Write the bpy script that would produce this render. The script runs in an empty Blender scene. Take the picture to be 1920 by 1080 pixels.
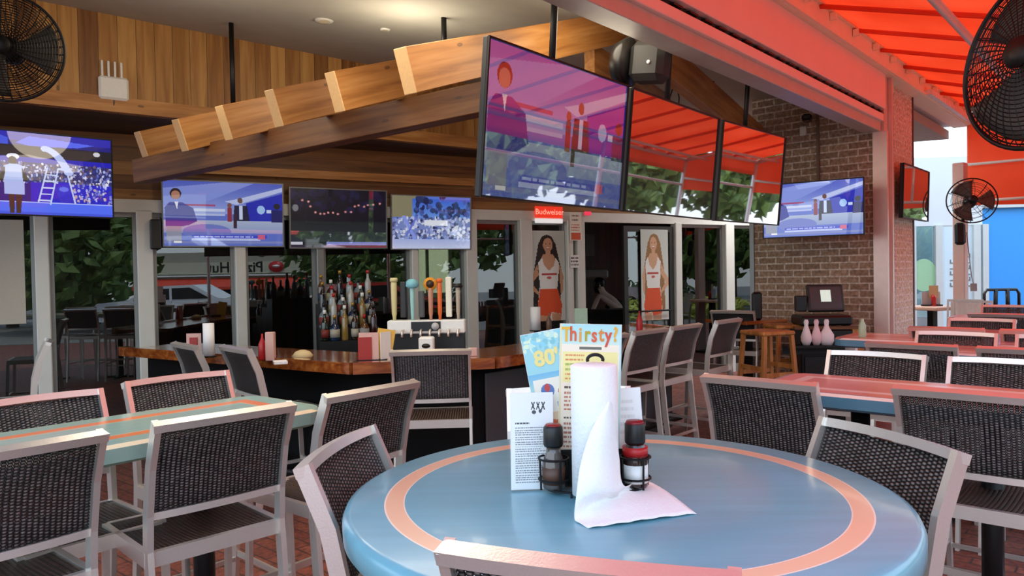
import bpy, math, random
import numpy as np
from mathutils import Vector, Matrix
random.seed(7); RNG = np.random.RandomState(5)
S = bpy.context.scene; COL = S.collection
PI = math.pi
# ------------------------------------------------------------------ camera
F = 1400.0; H = 1.6; PITCH = math.atan(28/1400.0); ROLL = 0.018
fwd = Vector((0, math.cos(PITCH), -math.sin(PITCH))); up0 = Vector((0, math.sin(PITCH), math.cos(PITCH))); r0 = Vector((1,0,0))
rt = (r0*math.cos(ROLL) - up0*math.sin(ROLL)); up = (r0*math.sin(ROLL) + up0*math.cos(ROLL))
CAM = Vector((0,0,H))
cd = bpy.data.cameras.new('camera'); cam = bpy.data.objects.new('camera', cd); COL.objects.link(cam)
cd.sensor_width = 36; cd.lens = F/1920*36; cd.clip_start = .05; cd.clip_end = 400
cam.matrix_world = Matrix(((rt.x, up.x, -fwd.x, 0),(rt.y, up.y, -fwd.y, 0),(rt.z, up.z, -fwd.z, H),(0,0,0,1)))
S.camera = cam
def ray(px, py): return fwd + rt*((px-960)/F) + up*((540-py)/F)
def G(px, py, z):                       # where the sight line meets the level z
    d = ray(px, py); t = (z-H)/d.z; return CAM + d*t
def P(px, py, D):                       # point at distance D along the view
    return CAM + ray(px, py)*(D/ray(px,py).y)
class Frame:                            # a vertical plane: origin, direction u, normal n, z up
    def __init__(s, o, u):
        s.o = Vector((o[0], o[1], 0)); s.u = Vector((u[0], u[1], 0)).normalized()
        s.n = Vector((s.u.y, -s.u.x, 0))
    def uz(s, px, py, off=0):
        d = ray(px, py); o = s.o + s.n*off
        t = (o-CAM).dot(s.n)/d.dot(s.n); p = CAM + d*t
        return ((p-s.o).dot(s.u), p.z)
    def w(s, u, off, z): return s.o + s.u*u + s.n*off + Vector((0,0,z))
    def mat(s, u=0, off=0, z=0, tilt=0):   # local x=u, y=-n, z=up
        m = Matrix.Identity(4); y = -s.n
        for i in range(3): m[i][0]=s.u[i]; m[i][1]=y[i]
        m[2][2]=1; m.translation = s.w(u,off,z)
        return m @ Matrix.Rotation(tilt,4,'X')
WB = Frame((-3.63,7.7), (.873,.488))        # back wall
LI = Frame((3.84,7.8), (.6626,.749))        # opening line
BK = Frame((3.84,7.8), (-.749,.6626)); BK.n = -BK.n if BK.n.y > 0 else BK.n
WP = Frame((-4.15,6.06), (.804,.595))       # plank bulkhead
TV = Frame((-.14,3.87), (.631,.776))        # big screens
# ------------------------------------------------------------------ mesh builder
class MB:
    def __init__(s): s.v=[]; s.f=[]; s.mi=[]; s.sm=[]
    def add(s, vs, fs, M=None, mi=0, sm=False):
        b=len(s.v)
        for p in vs:
            p=Vector(p); s.v.append(M@p if M is not None else p)
        for f in fs: s.f.append([b+i for i in f]); s.mi.append(mi); s.sm.append(sm)
        return s
    def box(s, c, d, M=None, mi=0, bev=0):
        x,y,z=[k/2 for k in d]; cx,cy,cz=c
        if bev<=0:
            vs=[(cx+a*x,cy+b*y,cz+e*z) for e in(-1,1) for b in(-1,1) for a in(-1,1)]
            fs=[(0,2,3,1),(4,5,7,6),(0,1,5,4),(2,6,7,3),(0,4,6,2),(1,3,7,5)]
            return s.add(vs,fs,M,mi)
        b=min(bev,x*.9,y*.9,z*.9); vs=[];ix={}
        for e in(-1,1):
            for bb in(-1,1):
                for a in(-1,1):
                    for k in range(3):
                        o=[b,b,b]; o[k]=0
                        ix[(a,bb,e,k)]=len(vs); vs.append((cx+a*(x-o[0]),cy+bb*(y-o[1]),cz+e*(z-o[2])))
        fs=[]
        for k in range(3):
            i,j=[q for q in range(3) if q!=k]
            for sg in(-1,1):
                l=[]
                for (p,q) in((-1,-1),(1,-1),(1,1),(-1,1)):
                    t=[0,0,0];t[k]=sg;t[i]=p;t[j]=q; l.append(ix[(t[0],t[1],t[2],k)])
                fs.append(l)
            for p in(-1,1):
                for q in(-1,1):
                    t=[0,0,0];t[i]=p;t[j]=q
                    a0=list(t);a0[k]=-1;a1=list(t);a1[k]=1
                    fs.append([ix[tuple(a0)+(i,)],ix[tuple(a1)+(i,)],ix[tuple(a1)+(j,)],ix[tuple(a0)+(j,)]])
        for key in set(kk[:3] for kk in ix): fs.append([ix[key+(k,)] for k in range(3)])
        return s.add(vs,fs,M,mi)
    def tube(s, pts, r, n=8, M=None, mi=0, closed=False, r2=None):
        pts=[Vector(p) for p in pts]; N=len(pts); vs=[];fs=[]
        ref=None
        for i,p in enumerate(pts):
            a=pts[(i-1)%N] if (closed or i>0) else p; b=pts[(i+1)%N] if (closed or i<N-1) else p
            t=(b-a).normalized()
            if ref is None:
                ref=Vector((0,0,1)) if abs(t.z)<.9 else Vector((1,0,0))
            x=ref-t*ref.dot(t)
            if x.length<1e-6: x=t.orthogonal()
            x.normalize(); y=t.cross(x); ref=x
            rr=r if r2 is None else r+(r2-r)*i/max(1,N-1)
            for k in range(n):
                an=2*PI*k/n; vs.append(p+x*math.cos(an)*rr+y*math.sin(an)*rr)
        for i in range(N if closed else N-1):
            j=(i+1)%N
            for k in range(n): fs.append([i*n+k,i*n+(k+1)%n,j*n+(k+1)%n,j*n+k])
        if not closed: fs.append(list(range(n))[::-1]); fs.append([(N-1)*n+k for k in range(n)])
        return s.add(vs,fs,M,mi,n>6)
    def lathe(s, prof, n=20, M=None, mi=0, sm=True):
        vs=[];fs=[]
        for (r,z) in prof:
            for k in range(n):
                a=2*PI*k/n; vs.append((r*math.cos(a),r*math.sin(a),z))
        for i in range(len(prof)-1):
            for k in range(n): fs.append([i*n+k,i*n+(k+1)%n,(i+1)*n+(k+1)%n,(i+1)*n+k])
        fs.append(list(range(n))[::-1]); fs.append([(len(prof)-1)*n+k for k in range(n)])
        return s.add(vs,fs,M,mi,sm)
    def sweep(s, path, w, d, side=(1,0,0), M=None, mi=0):   # rectangular tube along a path
        side=Vector(side); path=[Vector(p) for p in path]; vs=[];fs=[]
        for i,p in enumerate(path):
            a=path[max(0,i-1)]; b=path[min(len(path)-1,i+1)]; t=(b-a).normalized()
            sd=(side-t*side.dot(t)).normalized(); q=t.cross(sd)
            for (e,g) in((-1,-1),(1,-1),(1,1),(-1,1)): vs.append(p+sd*e*w/2+q*g*d/2)
        for i in range(len(path)-1):
            for k in range(4): fs.append([i*4+k,i*4+(k+1)%4,(i+1)*4+(k+1)%4,(i+1)*4+k])
        fs.append([3,2,1,0]); m=(len(path)-1)*4; fs.append([m,m+1,m+2,m+3])
        return s.add(vs,fs,M,mi)
    def prism(s, poly, z0, z1, M=None, mi=0):
        n=len(poly); vs=[(x,y,z0) for x,y in poly]+[(x,y,z1) for x,y in poly]
        fs=[list(range(n))[::-1],list(range(n,2*n))]+[[i,(i+1)%n,n+(i+1)%n,n+i] for i in range(n)]
        return s.add(vs,fs,M,mi)
    def grid(s, fn, nu, nv, M=None, mi=0, th=0, nrm=None):
        vs=[fn(i/nu,j/nv) for j in range(nv+1) for i in range(nu+1)]
        fs=[[j*(nu+1)+i,j*(nu+1)+i+1,(j+1)*(nu+1)+i+1,(j+1)*(nu+1)+i] for j in range(nv) for i in range(nu)]
        if th:
            o=Vector(nrm)*th; b=len(vs); vs=vs+[Vector(v)+o for v in vs]
            fs=fs+[[b+k for k in f[::-1]] for f in fs]
            ed=[j for j in range(nu+1)]+[j*(nu+1)+nu for j in range(1,nv+1)]+[nv*(nu+1)+i for i in range(nu-1,-1,-1)]+[j*(nu+1) for j in range(nv-1,0,-1)]
            for k in range(len(ed)):
                a,c=ed[k],ed[(k+1)%len(ed)]; fs.append([a,b+a,b+c,c])
        return s.add(vs,fs,M,mi,True)
    def mesh(s, name, mats):
        me=bpy.data.meshes.new(name); me.from_pydata([tuple(v) for v in s.v],[],s.f)
        for m in (mats if isinstance(mats,(list,tuple)) else [mats]): me.materials.append(m)
        me.polygons.foreach_set('material_index',s.mi); me.polygons.foreach_set('use_smooth',s.sm)
        me.update(); return me
    def build(s, name, mats, parent=None, loc=None, rz=0, M=None):
        o=bpy.data.objects.new(name,s.mesh(name,mats)); COL.objects.link(o)
        if parent is not None: o.parent=parent
        if M is not None: o.matrix_basis=M
        elif loc is not None: o.location=loc; o.rotation_euler=(0,0,rz)
        return o
def tag(o,label,cat,group=None,kind=None):
    o['label']=label; o['category']=cat
    if group: o['group']=group
    if kind: o['kind']=kind
    return o
def thing(name,label,cat,loc=(0,0,0),rz=0,group=None,M=None):
    o=bpy.data.objects.new(name,None); COL.objects.link(o); o.empty_display_size=.1
    if M is not None: o.matrix_basis=M
    else: o.location=loc; o.rotation_euler=(0,0,rz)
    return tag(o,label,cat,group)
def struct(mb,name,mats,M=None):
    o=mb.build(name,mats,M=M); o['kind']='structure'; return o
def dup(o,label=None,group=None,parent=None,loc=None,rz=None,M=None):
    c=o.copy(); COL.objects.link(c)
    if parent is not None: c.parent=parent
    if label: c['label']=label
    if group: c['group']=group
    if loc is not None: c.location=loc
    if rz is not None: c.rotation_euler=(0,0,rz)
    if M is not None: c.matrix_basis=M
    for ch in [k for k in COL.objects if k.parent==o]: dup(ch,parent=c)
    return c
# ------------------------------------------------------------------ materials
def lin(c):
    if isinstance(c,str): c=[int(c[i:i+2],16)/255 for i in(0,2,4)]
    return tuple(x/12.92 if x<=.04045 else ((x+.055)/1.055)**2.4 for x in c[:3])
def mat(name,c,rough=.5,metal=0,spec=.5,bump=0,bscale=50,var=0,emit=None,es=1,coat=0):
    m=bpy.data.materials.new(name); m.use_nodes=True; nt=m.node_tree; b=nt.nodes['Principled BSDF']
    L=lin(c); b.inputs['Base Color'].default_value=(*L,1); b.inputs['Roughness'].default_value=rough
    b.inputs['Metallic'].default_value=metal; b.inputs['Specular IOR Level'].default_value=spec; b.inputs['Coat Weight'].default_value=coat
    tc=nt.nodes.new('ShaderNodeTexCoord'); no=nt.nodes.new('ShaderNodeTexNoise'); no.inputs['Scale'].default_value=bscale; no.inputs['Detail'].default_value=4
    nt.links.new(tc.outputs['Object'],no.inputs['Vector'])
    mx=nt.nodes.new('ShaderNodeMix'); mx.data_type='RGBA'; v=var if var else .06
    mx.inputs[6].default_value=(*[x*(1-v) for x in L],1); mx.inputs[7].default_value=(*[min(1,x*(1+v)) for x in L],1)
    nt.links.new(no.outputs['Fac'],mx.inputs[0]); nt.links.new(mx.outputs[2],b.inputs['Base Color'])
    if bump:
        bp=nt.nodes.new('ShaderNodeBump'); bp.inputs['Strength'].default_value=bump; bp.inputs['Distance'].default_value=.01
        nt.links.new(no.outputs['Fac'],bp.inputs['Height']); nt.links.new(bp.outputs[0],b.inputs['Normal'])
    if emit: b.inputs['Emission Color'].default_value=(*lin(emit),1); b.inputs['Emission Strength'].default_value=es
    return m
def N(nt,t,**k):
    n=nt.nodes.new(t)
    for a,b in k.items(): setattr(n,a,b)
    return n
def ramp(nt,fac,stops):
    r=nt.nodes.new('ShaderNodeValToRGB'); e=r.color_ramp.elements
    while len(e)<len(stops): e.new(.5)
    for i,(p,c) in enumerate(stops): e[i].position=p; e[i].color=(*lin(c),1)
    nt.links.new(fac,r.inputs[0]); return r.outputs[0]
def math_(nt,op,a,b=None,c=None):
    n=nt.nodes.new('ShaderNodeMath'); n.operation=op
    for i,x in enumerate((a,b,c)):
        if x is None: continue
        if hasattr(x,'links'): nt.links.new(x,n.inputs[i])
        else: n.inputs[i].default_value=x
    return n.outputs[0]
def wood(name,stops,axis='z',plank=0,paxis='x',rough=.55,gs=3.0,knots=True,seam=.03,coat=0):
    """wood with grain along `axis`; planks of width `plank` along `paxis`"""
    m=bpy.data.materials.new(name); m.use_nodes=True; nt=m.node_tree; b=nt.nodes['Principled BSDF']; b.inputs['Roughness'].default_value=rough
    b.inputs['Coat Weight'].default_value=coat; b.inputs['Coat Roughness'].default_value=.12
    tc=N(nt,'ShaderNodeTexCoord'); sp=N(nt,'ShaderNodeSeparateXYZ'); nt.links.new(tc.outputs['Object'],sp.inputs[0])
    idx={'x':0,'y':1,'z':2}
    cb=N(nt,'ShaderNodeCombineXYZ'); 
    pid=None; src=[sp.outputs[i] for i in range(3)]
    if plank:
        q=math_(nt,'DIVIDE',src[idx[paxis]],plank); pid=math_(nt,'FLOOR',q); fr=math_(nt,'FRACT',q)
        off=math_(nt,'MULTIPLY',pid,3.71)
        src[idx[axis]]=math_(nt,'ADD',src[idx[axis]],off)
    for i,a in enumerate('xyz'):
        sc = .6 if a==axis else 9.0
        nt.links.new(math_(nt,'MULTIPLY',src[i],sc*gs/3),cb.inputs[i])
    no=N(nt,'ShaderNodeTexNoise'); no.inputs['Scale'].default_value=2.2; no.inputs['Detail'].default_value=6; no.inputs['Distortion'].default_value=.6
    nt.links.new(cb.outputs[0],no.inputs['Vector'])
    fac=no.outputs['Fac']
    if plank:
        wn=N(nt,'ShaderNodeTexWhiteNoise',noise_dimensions='1D'); nt.links.new(pid,wn.inputs['W'])
        fac=math_(nt,'ADD',math_(nt,'MULTIPLY',fac,.75),math_(nt,'MULTIPLY_ADD',wn.outputs['Value'],.4,-.08))
    col=ramp(nt,fac,stops)
    def dark(col,fac,c=(.03,.015,.006)):
        mx=N(nt,'ShaderNodeMix',data_type='RGBA'); nt.links.new(fac,mx.inputs[0]); nt.links.new(col,mx.inputs[6]); mx.inputs[7].default_value=(*c,1); return mx.outputs[2]
    if knots:
        cb2=N(nt,'ShaderNodeCombineXYZ')
        for i,a in enumerate('xyz'): nt.links.new(math_(nt,'MULTIPLY',src[i],2.2 if a==axis else 5.5),cb2.inputs[i])
        vo=N(nt,'ShaderNodeTexVoronoi'); nt.links.new(cb2.outputs[0],vo.inputs['Vector']); vo.inputs['Scale'].default_value=1.0
        k=math_(nt,'MULTIPLY',math_(nt,'LESS_THAN',vo.outputs['Distance'],.065),.6); col=dark(col,k,(.05,.02,.008))
    if plank:
        s_=math_(nt,'LESS_THAN',fr,seam); col=dark(col,math_(nt,'MULTIPLY',s_,.85))
    nt.links.new(col,b.inputs['Base Color'])
    bp=N(nt,'ShaderNodeBump'); bp.inputs['Strength'].default_value=.15; nt.links.new(no.outputs['Fac'],bp.inputs['Height']); nt.links.new(bp.outputs[0],b.inputs['Normal'])
    return m
def brick(name,c1,c2,mort,bw=.2,rh=.075,ms=.008,xz=True,rough=.85,rot=0):
    m=bpy.data.materials.new(name); m.use_nodes=True; nt=m.node_tree; b=nt.nodes['Principled BSDF']; b.inputs['Roughness'].default_value=rough
    tc=N(nt,'ShaderNodeTexCoord'); sp=N(nt,'ShaderNodeSeparateXYZ'); cb=N(nt,'ShaderNodeCombineXYZ')
    nt.links.new(tc.outputs['Object'],sp.inputs[0]); nt.links.new(sp.outputs[0],cb.inputs[0]); nt.links.new(sp.outputs[2 if xz else 1],cb.inputs[1])
    mp=N(nt,'ShaderNodeMapping'); mp.inputs['Rotation'].default_value=(0,0,rot); nt.links.new(cb.outputs[0],mp.inputs[0])
    bt=N(nt,'ShaderNodeTexBrick'); nt.links.new(mp.outputs[0],bt.inputs['Vector']); bt.inputs['Scale'].default_value=1
    bt.inputs['Brick Width'].default_value=bw; bt.inputs['Row Height'].default_value=rh; bt.inputs['Mortar Size'].default_value=ms; bt.inputs['Bias'].default_value=0
    bt.inputs['Color1'].default_value=(*lin(c1),1); bt.inputs['Color2'].default_value=(*lin(c2),1); bt.inputs['Mortar'].default_value=(*lin(mort),1)
    no=N(nt,'ShaderNodeTexNoise'); no.inputs['Scale'].default_value=30; nt.links.new(tc.outputs['Object'],no.inputs['Vector'])
    mx=N(nt,'ShaderNodeMix',data_type='RGBA',blend_type='MULTIPLY'); mx.inputs[0].default_value=1
    nt.links.new(bt.outputs['Color'],mx.inputs[6]); nt.links.new(ramp(nt,no.outputs['Fac'],[(.3,(.7,.7,.7)),(.7,(1,1,1))]),mx.inputs[7]); nt.links.new(mx.outputs[2],b.inputs['Base Color'])
    bp=N(nt,'ShaderNodeBump'); bp.inputs['Strength'].default_value=.5; bp.inputs['Distance'].default_value=.01; bp.invert=True; nt.links.new(bt.outputs['Fac'],bp.inputs['Height']); nt.links.new(bp.outputs[0],b.inputs['Normal'])
    return m
def wicker(name,c1,c2,gap,horiz_z=True,holes=True):
    m=bpy.data.materials.new(name); m.use_nodes=True; nt=m.node_tree; b=nt.nodes['Principled BSDF']; b.inputs['Roughness'].default_value=.45
    tc=N(nt,'ShaderNodeTexCoord'); sp=N(nt,'ShaderNodeSeparateXYZ'); nt.links.new(tc.outputs['Object'],sp.inputs[0])
    X=sp.outputs[0]; Z=sp.outputs[2 if horiz_z else 1]
    px,pz=.0155,.0095
    qx=math_(nt,'DIVIDE',X,px); par=math_(nt,'MODULO',math_(nt,'ABSOLUTE',math_(nt,'FLOOR',qx)),2.0)
    qz=math_(nt,'MULTIPLY_ADD',par,.5,math_(nt,'DIVIDE',Z,pz))
    fx=math_(nt,'FRACT',qx); fz=math_(nt,'FRACT',qz)
    # strand height: rounded bumps
    hx=math_(nt,'SINE',math_(nt,'MULTIPLY',fx,PI)); hz=math_(nt,'SINE',math_(nt,'MULTIPLY',fz,PI))
    h=math_(nt,'MULTIPLY',hx,hz)
    cb=N(nt,'ShaderNodeCombineXYZ'); nt.links.new(math_(nt,'FLOOR',qx),cb.inputs[0]); nt.links.new(math_(nt,'FLOOR',qz),cb.inputs[1])
    wn=N(nt,'ShaderNodeTexWhiteNoise',noise_dimensions='2D'); nt.links.new(cb.outputs[0],wn.inputs['Vector'])
    f=math_(nt,'MULTIPLY',h,math_(nt,'MULTIPLY_ADD',wn.outputs['Value'],.5,.75))
    nt.links.new(ramp(nt,f,[(.05,gap),(.45,c1),(.95,c2)]),b.inputs['Base Color'])
    bp=N(nt,'ShaderNodeBump'); bp.inputs['Strength'].default_value=.9; bp.inputs['Distance'].default_value=.004; nt.links.new(h,bp.inputs['Height']); nt.links.new(bp.outputs[0],b.inputs['Normal'])
    if holes:
        hole=math_(nt,'MULTIPLY',math_(nt,'LESS_THAN',hx,.42),math_(nt,'LESS_THAN',hz,.62))
        nt.links.new(math_(nt,'SUBTRACT',1.0,hole),b.inputs['Alpha'])
    return m
def glassmat(name,tint=(.9,.95,.93),refl=.22,rough=0.0):
    m=bpy.data.materials.new(name); m.use_nodes=True; nt=m.node_tree; nt.nodes.clear(); o=N(nt,'ShaderNodeOutputMaterial')
    t=N(nt,'ShaderNodeBsdfTransparent'); t.inputs[0].default_value=(*tint,1); g=N(nt,'ShaderNodeBsdfGlossy'); g.inputs['Roughness'].default_value=rough
    fr=N(nt,'ShaderNodeFresnel'); fr.inputs[0].default_value=1.5; f=math_(nt,'MINIMUM',math_(nt,'ADD',fr.outputs[0],refl),1.0)
    mx=N(nt,'ShaderNodeMixShader'); nt.links.new(f,mx.inputs[0]); nt.links.new(t.outputs[0],mx.inputs[1]); nt.links.new(g.outputs[0],mx.inputs[2]); nt.links.new(mx.outputs[0],o.inputs[0]); return m
def attrmat(name,emit=0,gloss=0,rough=.5):
    """colour comes from the mesh's picture colours; screens also emit"""
    m=bpy.data.materials.new(name); m.use_nodes=True; nt=m.node_tree; b=nt.nodes['Principled BSDF']; a=N(nt,'ShaderNodeAttribute'); a.attribute_name='pic'
    b.inputs['Roughness'].default_value=rough
    if emit:
        b.inputs['Base Color'].default_value=(.004,.004,.005,1); nt.links.new(a.outputs['Color'],b.inputs['Emission Color']); b.inputs['Emission Strength'].default_value=emit
    else: nt.links.new(a.outputs['Color'],b.inputs['Base Color'])
    if gloss:
        out=[n for n in nt.nodes if n.type=='OUTPUT_MATERIAL'][0]
        g=N(nt,'ShaderNodeBsdfGlossy'); g.inputs['Roughness'].default_value=.02; fr=N(nt,'ShaderNodeFresnel')
        mx=N(nt,'ShaderNodeMixShader'); nt.links.new(math_(nt,'ADD',fr.outputs[0],gloss),mx.inputs[0]); nt.links.new(b.outputs[0],mx.inputs[1]); nt.links.new(g.outputs[0],mx.inputs[2]); nt.links.new(mx.outputs[0],out.inputs[0])
    return m
def picture(name,img,w,h,m,parent=None,M=None,y=0,mirror=False):
    """flat printed or lit picture: a fine mesh in the local xz plane facing -y, centred"""
    hh,ww=img.shape[:2]
    xs=np.linspace(-w/2,w/2,ww+1); zs=np.linspace(h/2,-h/2,hh+1)
    X,Z=np.meshgrid(xs,zs); V=np.stack([X.ravel(),np.full(X.size,y),Z.ravel()],1)
    i=np.arange(hh)[:,None]*(ww+1)+np.arange(ww)[None,:]; q=np.stack([i,i+ww+1,i+ww+2,i+1],-1).reshape(-1,4)
    me=bpy.data.meshes.new(name); me.vertices.add(len(V)); me.vertices.foreach_set('co',V.ravel())
    me.loops.add(q.size); me.loops.foreach_set('vertex_index',q.ravel().astype(np.int32)); me.polygons.add(len(q)); me.polygons.foreach_set('loop_start',np.arange(0,q.size,4,dtype=np.int32)); me.update(calc_edges=True)
    c=me.color_attributes.new('pic','FLOAT_COLOR','CORNER'); I=np.clip(img,0,1); L=np.where(I<=.04045,I/12.92,((I+.055)/1.055)**2.4)
    if mirror: L=L[:,::-1]
    A=np.ones((hh*ww,4)); A[:,:3]=L.reshape(-1,3); c.data.foreach_set('color',np.repeat(A,4,0).astype(np.float32).ravel())
    me.materials.append(m); me.validate(); o=bpy.data.objects.new(name,me); COL.objects.link(o)
    if parent is not None: o.parent=parent
    if M is not None: o.matrix_basis=M
    return o
# small raster canvas (colours as hex strings, coordinates 0..1, origin top left)
class Cv:
    def __init__(s,w,h,bg='000000'):
        s.w,s.h=w,h; s.a=np.zeros((h,w,3)); s.a[:]=s.c(bg); yy,xx=np.mgrid[0:h,0:w]; s.x=(xx+.5)/w; s.y=(yy+.5)/h
    def c(s,h): return np.array([int(h[i:i+2],16)/255 for i in(0,2,4)]) if isinstance(h,str) else np.array(h)
    def put(s,m,c,al=1): s.a[m]=s.a[m]*(1-al)+s.c(c)*al
    def rect(s,x0,y0,x1,y1,c,al=1): s.put((s.x>=x0)&(s.x<x1)&(s.y>=y0)&(s.y<y1),c,al); return s
    def ell(s,cx,cy,rx,ry,c,al=1): s.put(((s.x-cx)/rx)**2+((s.y-cy)/ry)**2<1,c,al); return s
    def poly(s,pts,c,al=1):
        m=np.zeros(s.x.shape,bool); n=len(pts)
        for i in range(n):
            x0,y0=pts[i]; x1,y1=pts[(i+1)%n]
            if y0==y1: continue
            k=((s.y>y0)!=(s.y>y1))&(s.x<(x1-x0)*(s.y-y0)/(y1-y0)+x0); m^=k
        s.put(m,c,al); return s
    def line(s,x0,y0,x1,y1,t,c,al=1):
        as_=s.w/s.h; dx,dy=(x1-x0)*as_,y1-y0; L=max(1e-6,dx*dx+dy*dy); u=np.clip(((s.x-x0)*as_*dx+(s.y-y0)*dy)/L,0,1)
        d=np.hypot((s.x-x0)*as_-u*dx,(s.y-y0)-u*dy); s.put(d<t,c,al); return s
    def speck(s,x0,y0,x1,y1,cols,n,r=.012):
        for _ in range(n):
            s.ell(x0+RNG.rand()*(x1-x0),y0+RNG.rand()*(y1-y0),r*(.5+RNG.rand())*s.h/s.w,r*(.5+RNG.rand()),cols[RNG.randint(len(cols))],.85)
        return s
    def vgrad(s,x0,y0,x1,y1,c0,c1):
        m=(s.x>=x0)&(s.x<x1)&(s.y>=y0)&(s.y<y1); t=((s.y-y0)/(y1-y0))[...,None]; g=s.c(c0)*(1-t)+s.c(c1)*t; s.a[m]=g[m]; return s
    def textlines(s,x0,y0,x1,y1,n,c,al=.8,rag=.3):
        dy=(y1-y0)/n
        for i in range(n):
            x=x0; e=x1-RNG.rand()*rag*(x1-x0)
            while x<e:
                w=(.02+.05*RNG.rand()); s.rect(x,y0+i*dy+.25*dy,min(x+w,e),y0+i*dy+.7*dy,c,al); x+=w+.012
        return s
def text(name,body,size,m,parent=None,M=None,ext=.001,align='CENTER',bold=0,sx=1,shear=0):
    cu=bpy.data.curves.new(name,'FONT'); cu.body=body; cu.size=size; cu.extrude=ext; cu.align_x=align; cu.align_y='CENTER'; cu.offset=bold; cu.resolution_u=3; cu.shear=shear
    t=bpy.data.objects.new(name,cu); COL.objects.link(t); dg=bpy.context.evaluated_depsgraph_get(); me=bpy.data.meshes.new_from_object(t.evaluated_get(dg))
    bpy.data.objects.remove(t); me.name=name
    me.transform(Matrix.Rotation(PI/2,4,'X')@Matrix.Diagonal((sx,1,1,1))); me.materials.clear(); me.materials.append(m)
    o=bpy.data.objects.new(name,me); COL.objects.link(o)
    if parent is not None: o.parent=parent
    if M is not None: o.matrix_basis=M
    return o
T=Matrix.Translation
def TR(x,y,z): return Matrix.Translation((x,y,z))
M_={}
M_['alu']=mat('brushed_aluminium','e6e2da',.32,.75,.5,.05,200)
M_['alu_d']=mat('grey_aluminium','8b8f8e',.4,.5)
M_['white_fr']=mat('white_frame_paint','d8dad2',.45,.1,bscale=8,var=.06)
M_['dark_fr']=mat('dark_door_frame','3c3f3e',.4,.5)
M_['black']=mat('black_plastic','0c0c0e',.4)
M_['blackm']=mat('black_steel','151516',.45,.4)
M_['wick']=wicker('woven_wicker','241f1e','7a7370','030202')
M_['wick_shade']=wicker('shaded_woven_mesh','0c0b0b','1c1a1a','040404',holes=False)  # mesh darkened in colour to stand for shade on these stools
M_['wick_t']=wicker('tight_woven_mesh','3b3737','6e6a6a','1c1919',holes=False)
M_['wick_s']=wicker('woven_wicker_seat','33221a','6b5244','060403',horiz_z=False,holes=False)
M_['white']=mat('white_paint','e9ebe6',.5)
M_['paper']=mat('white_paper','f1f1f0',.8,bump=.25,bscale=140)
M_['red']=mat('red_plastic','b01a1c',.35)
M_['ceil']=mat('ceiling_plaster','a8a69a',.85,bump=.15,bscale=6,var=.1)
M_['plank']=wood('knotty_pine_planks',[(.2,'6e431c'),(.45,'9c6a30'),(.75,'c39350')],'z',.15,'x',.5)
M_['plankh']=wood('knotty_pine_boards',[(.2,'5c3718'),(.5,'8a5a2a'),(.8,'a87a42')],'x',.14,'z',.5)
M_['soffit']=wood('dark_soffit_boards',[(.2,'2e2218'),(.6,'4d3a2a')],'x',.2,'y',.6,knots=False)
M_['beam']=wood('pine_beam',[(.25,'8a5426'),(.5,'b57c3e'),(.8,'d09c60')],'x',0,'x',.5)
M_['beamd']=wood('dark_stained_beam',[(.25,'4a2c12'),(.5,'6e4520'),(.8,'8c6030')],'x',0,'x',.5)
M_['bartop']=wood('varnished_bar_top',[(.25,'5a2410'),(.5,'8e4a20'),(.8,'c0803c')],'x',0,'x',.12,coat=.8,knots=False)
M_['stoolwood']=wood('stool_wood',[(.25,'8a5426'),(.5,'b0763a'),(.8,'cf9a58')],'z',0,'x',.45,knots=False)
M_['brick']=brick('brown_brick','9a8068','b89e82','dcd2c0')
M_['brickl']=brick('pale_brick','ecdcc0','f6ecd8','fdfaf2')
M_['paver']=brick('red_brick_pavers','8a4a3c','a5604c','5c4038',bw=.2,rh=.1,ms=.006,xz=False,rough=.6,rot=.7)
M_['glass']=glassmat('storefront_glass',(.62,.66,.65),.06)
M_['coral']=mat('coral_paint','fbe0d6',.35,bscale=3,var=.06)
M_['steel']=mat('galvanised_steel','c6c9c0',.45,.3,bscale=12,var=.12)
M_['cream']=mat('cream_fascia','f6efd2',.6,bscale=10,var=.08)
# ------------------------------------------------------------------ world and sun
w=bpy.data.worlds.new('world'); S.world=w; w.use_nodes=True; nt=w.node_tree; bg=nt.nodes['Background']
tc=N(nt,'ShaderNodeTexCoord'); sp=N(nt,'ShaderNodeSeparateXYZ'); nt.links.new(tc.outputs['Generated'],sp.inputs[0])
nt.links.new(ramp(nt,sp.outputs[2],[(.0,'c2ccd2'),(.25,'cfe0f0'),(.9,'8db8e8')]),bg.inputs[0]); bg.inputs[1].default_value=3.5
def sun():
    l=bpy.data.lights.new('sun','SUN'); l.energy=4.2; l.angle=.01; l.color=(1,.95,.86); o=bpy.data.objects.new('sun',l); COL.objects.link(o)
    d=Vector((.35,-.25,-1.0)).normalized(); o.rotation_euler=d.to_track_quat('-Z','Y').to_euler()
sun()
S.view_settings.view_transform='Standard'; S.view_settings.look='None'; S.view_settings.gamma=1; S.view_settings.use_curve_mapping=False; S.view_settings.exposure=0.0
try:
    S.cycles.max_bounces=8; S.cycles.transparent_max_bounces=16; S.cycles.sample_clamp_indirect=6
except Exception: pass
# ------------------------------------------------------------------ shell
struct(MB().box((0,2,-.06),(60,60,.12)),'floor',M_['paver'])
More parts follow.
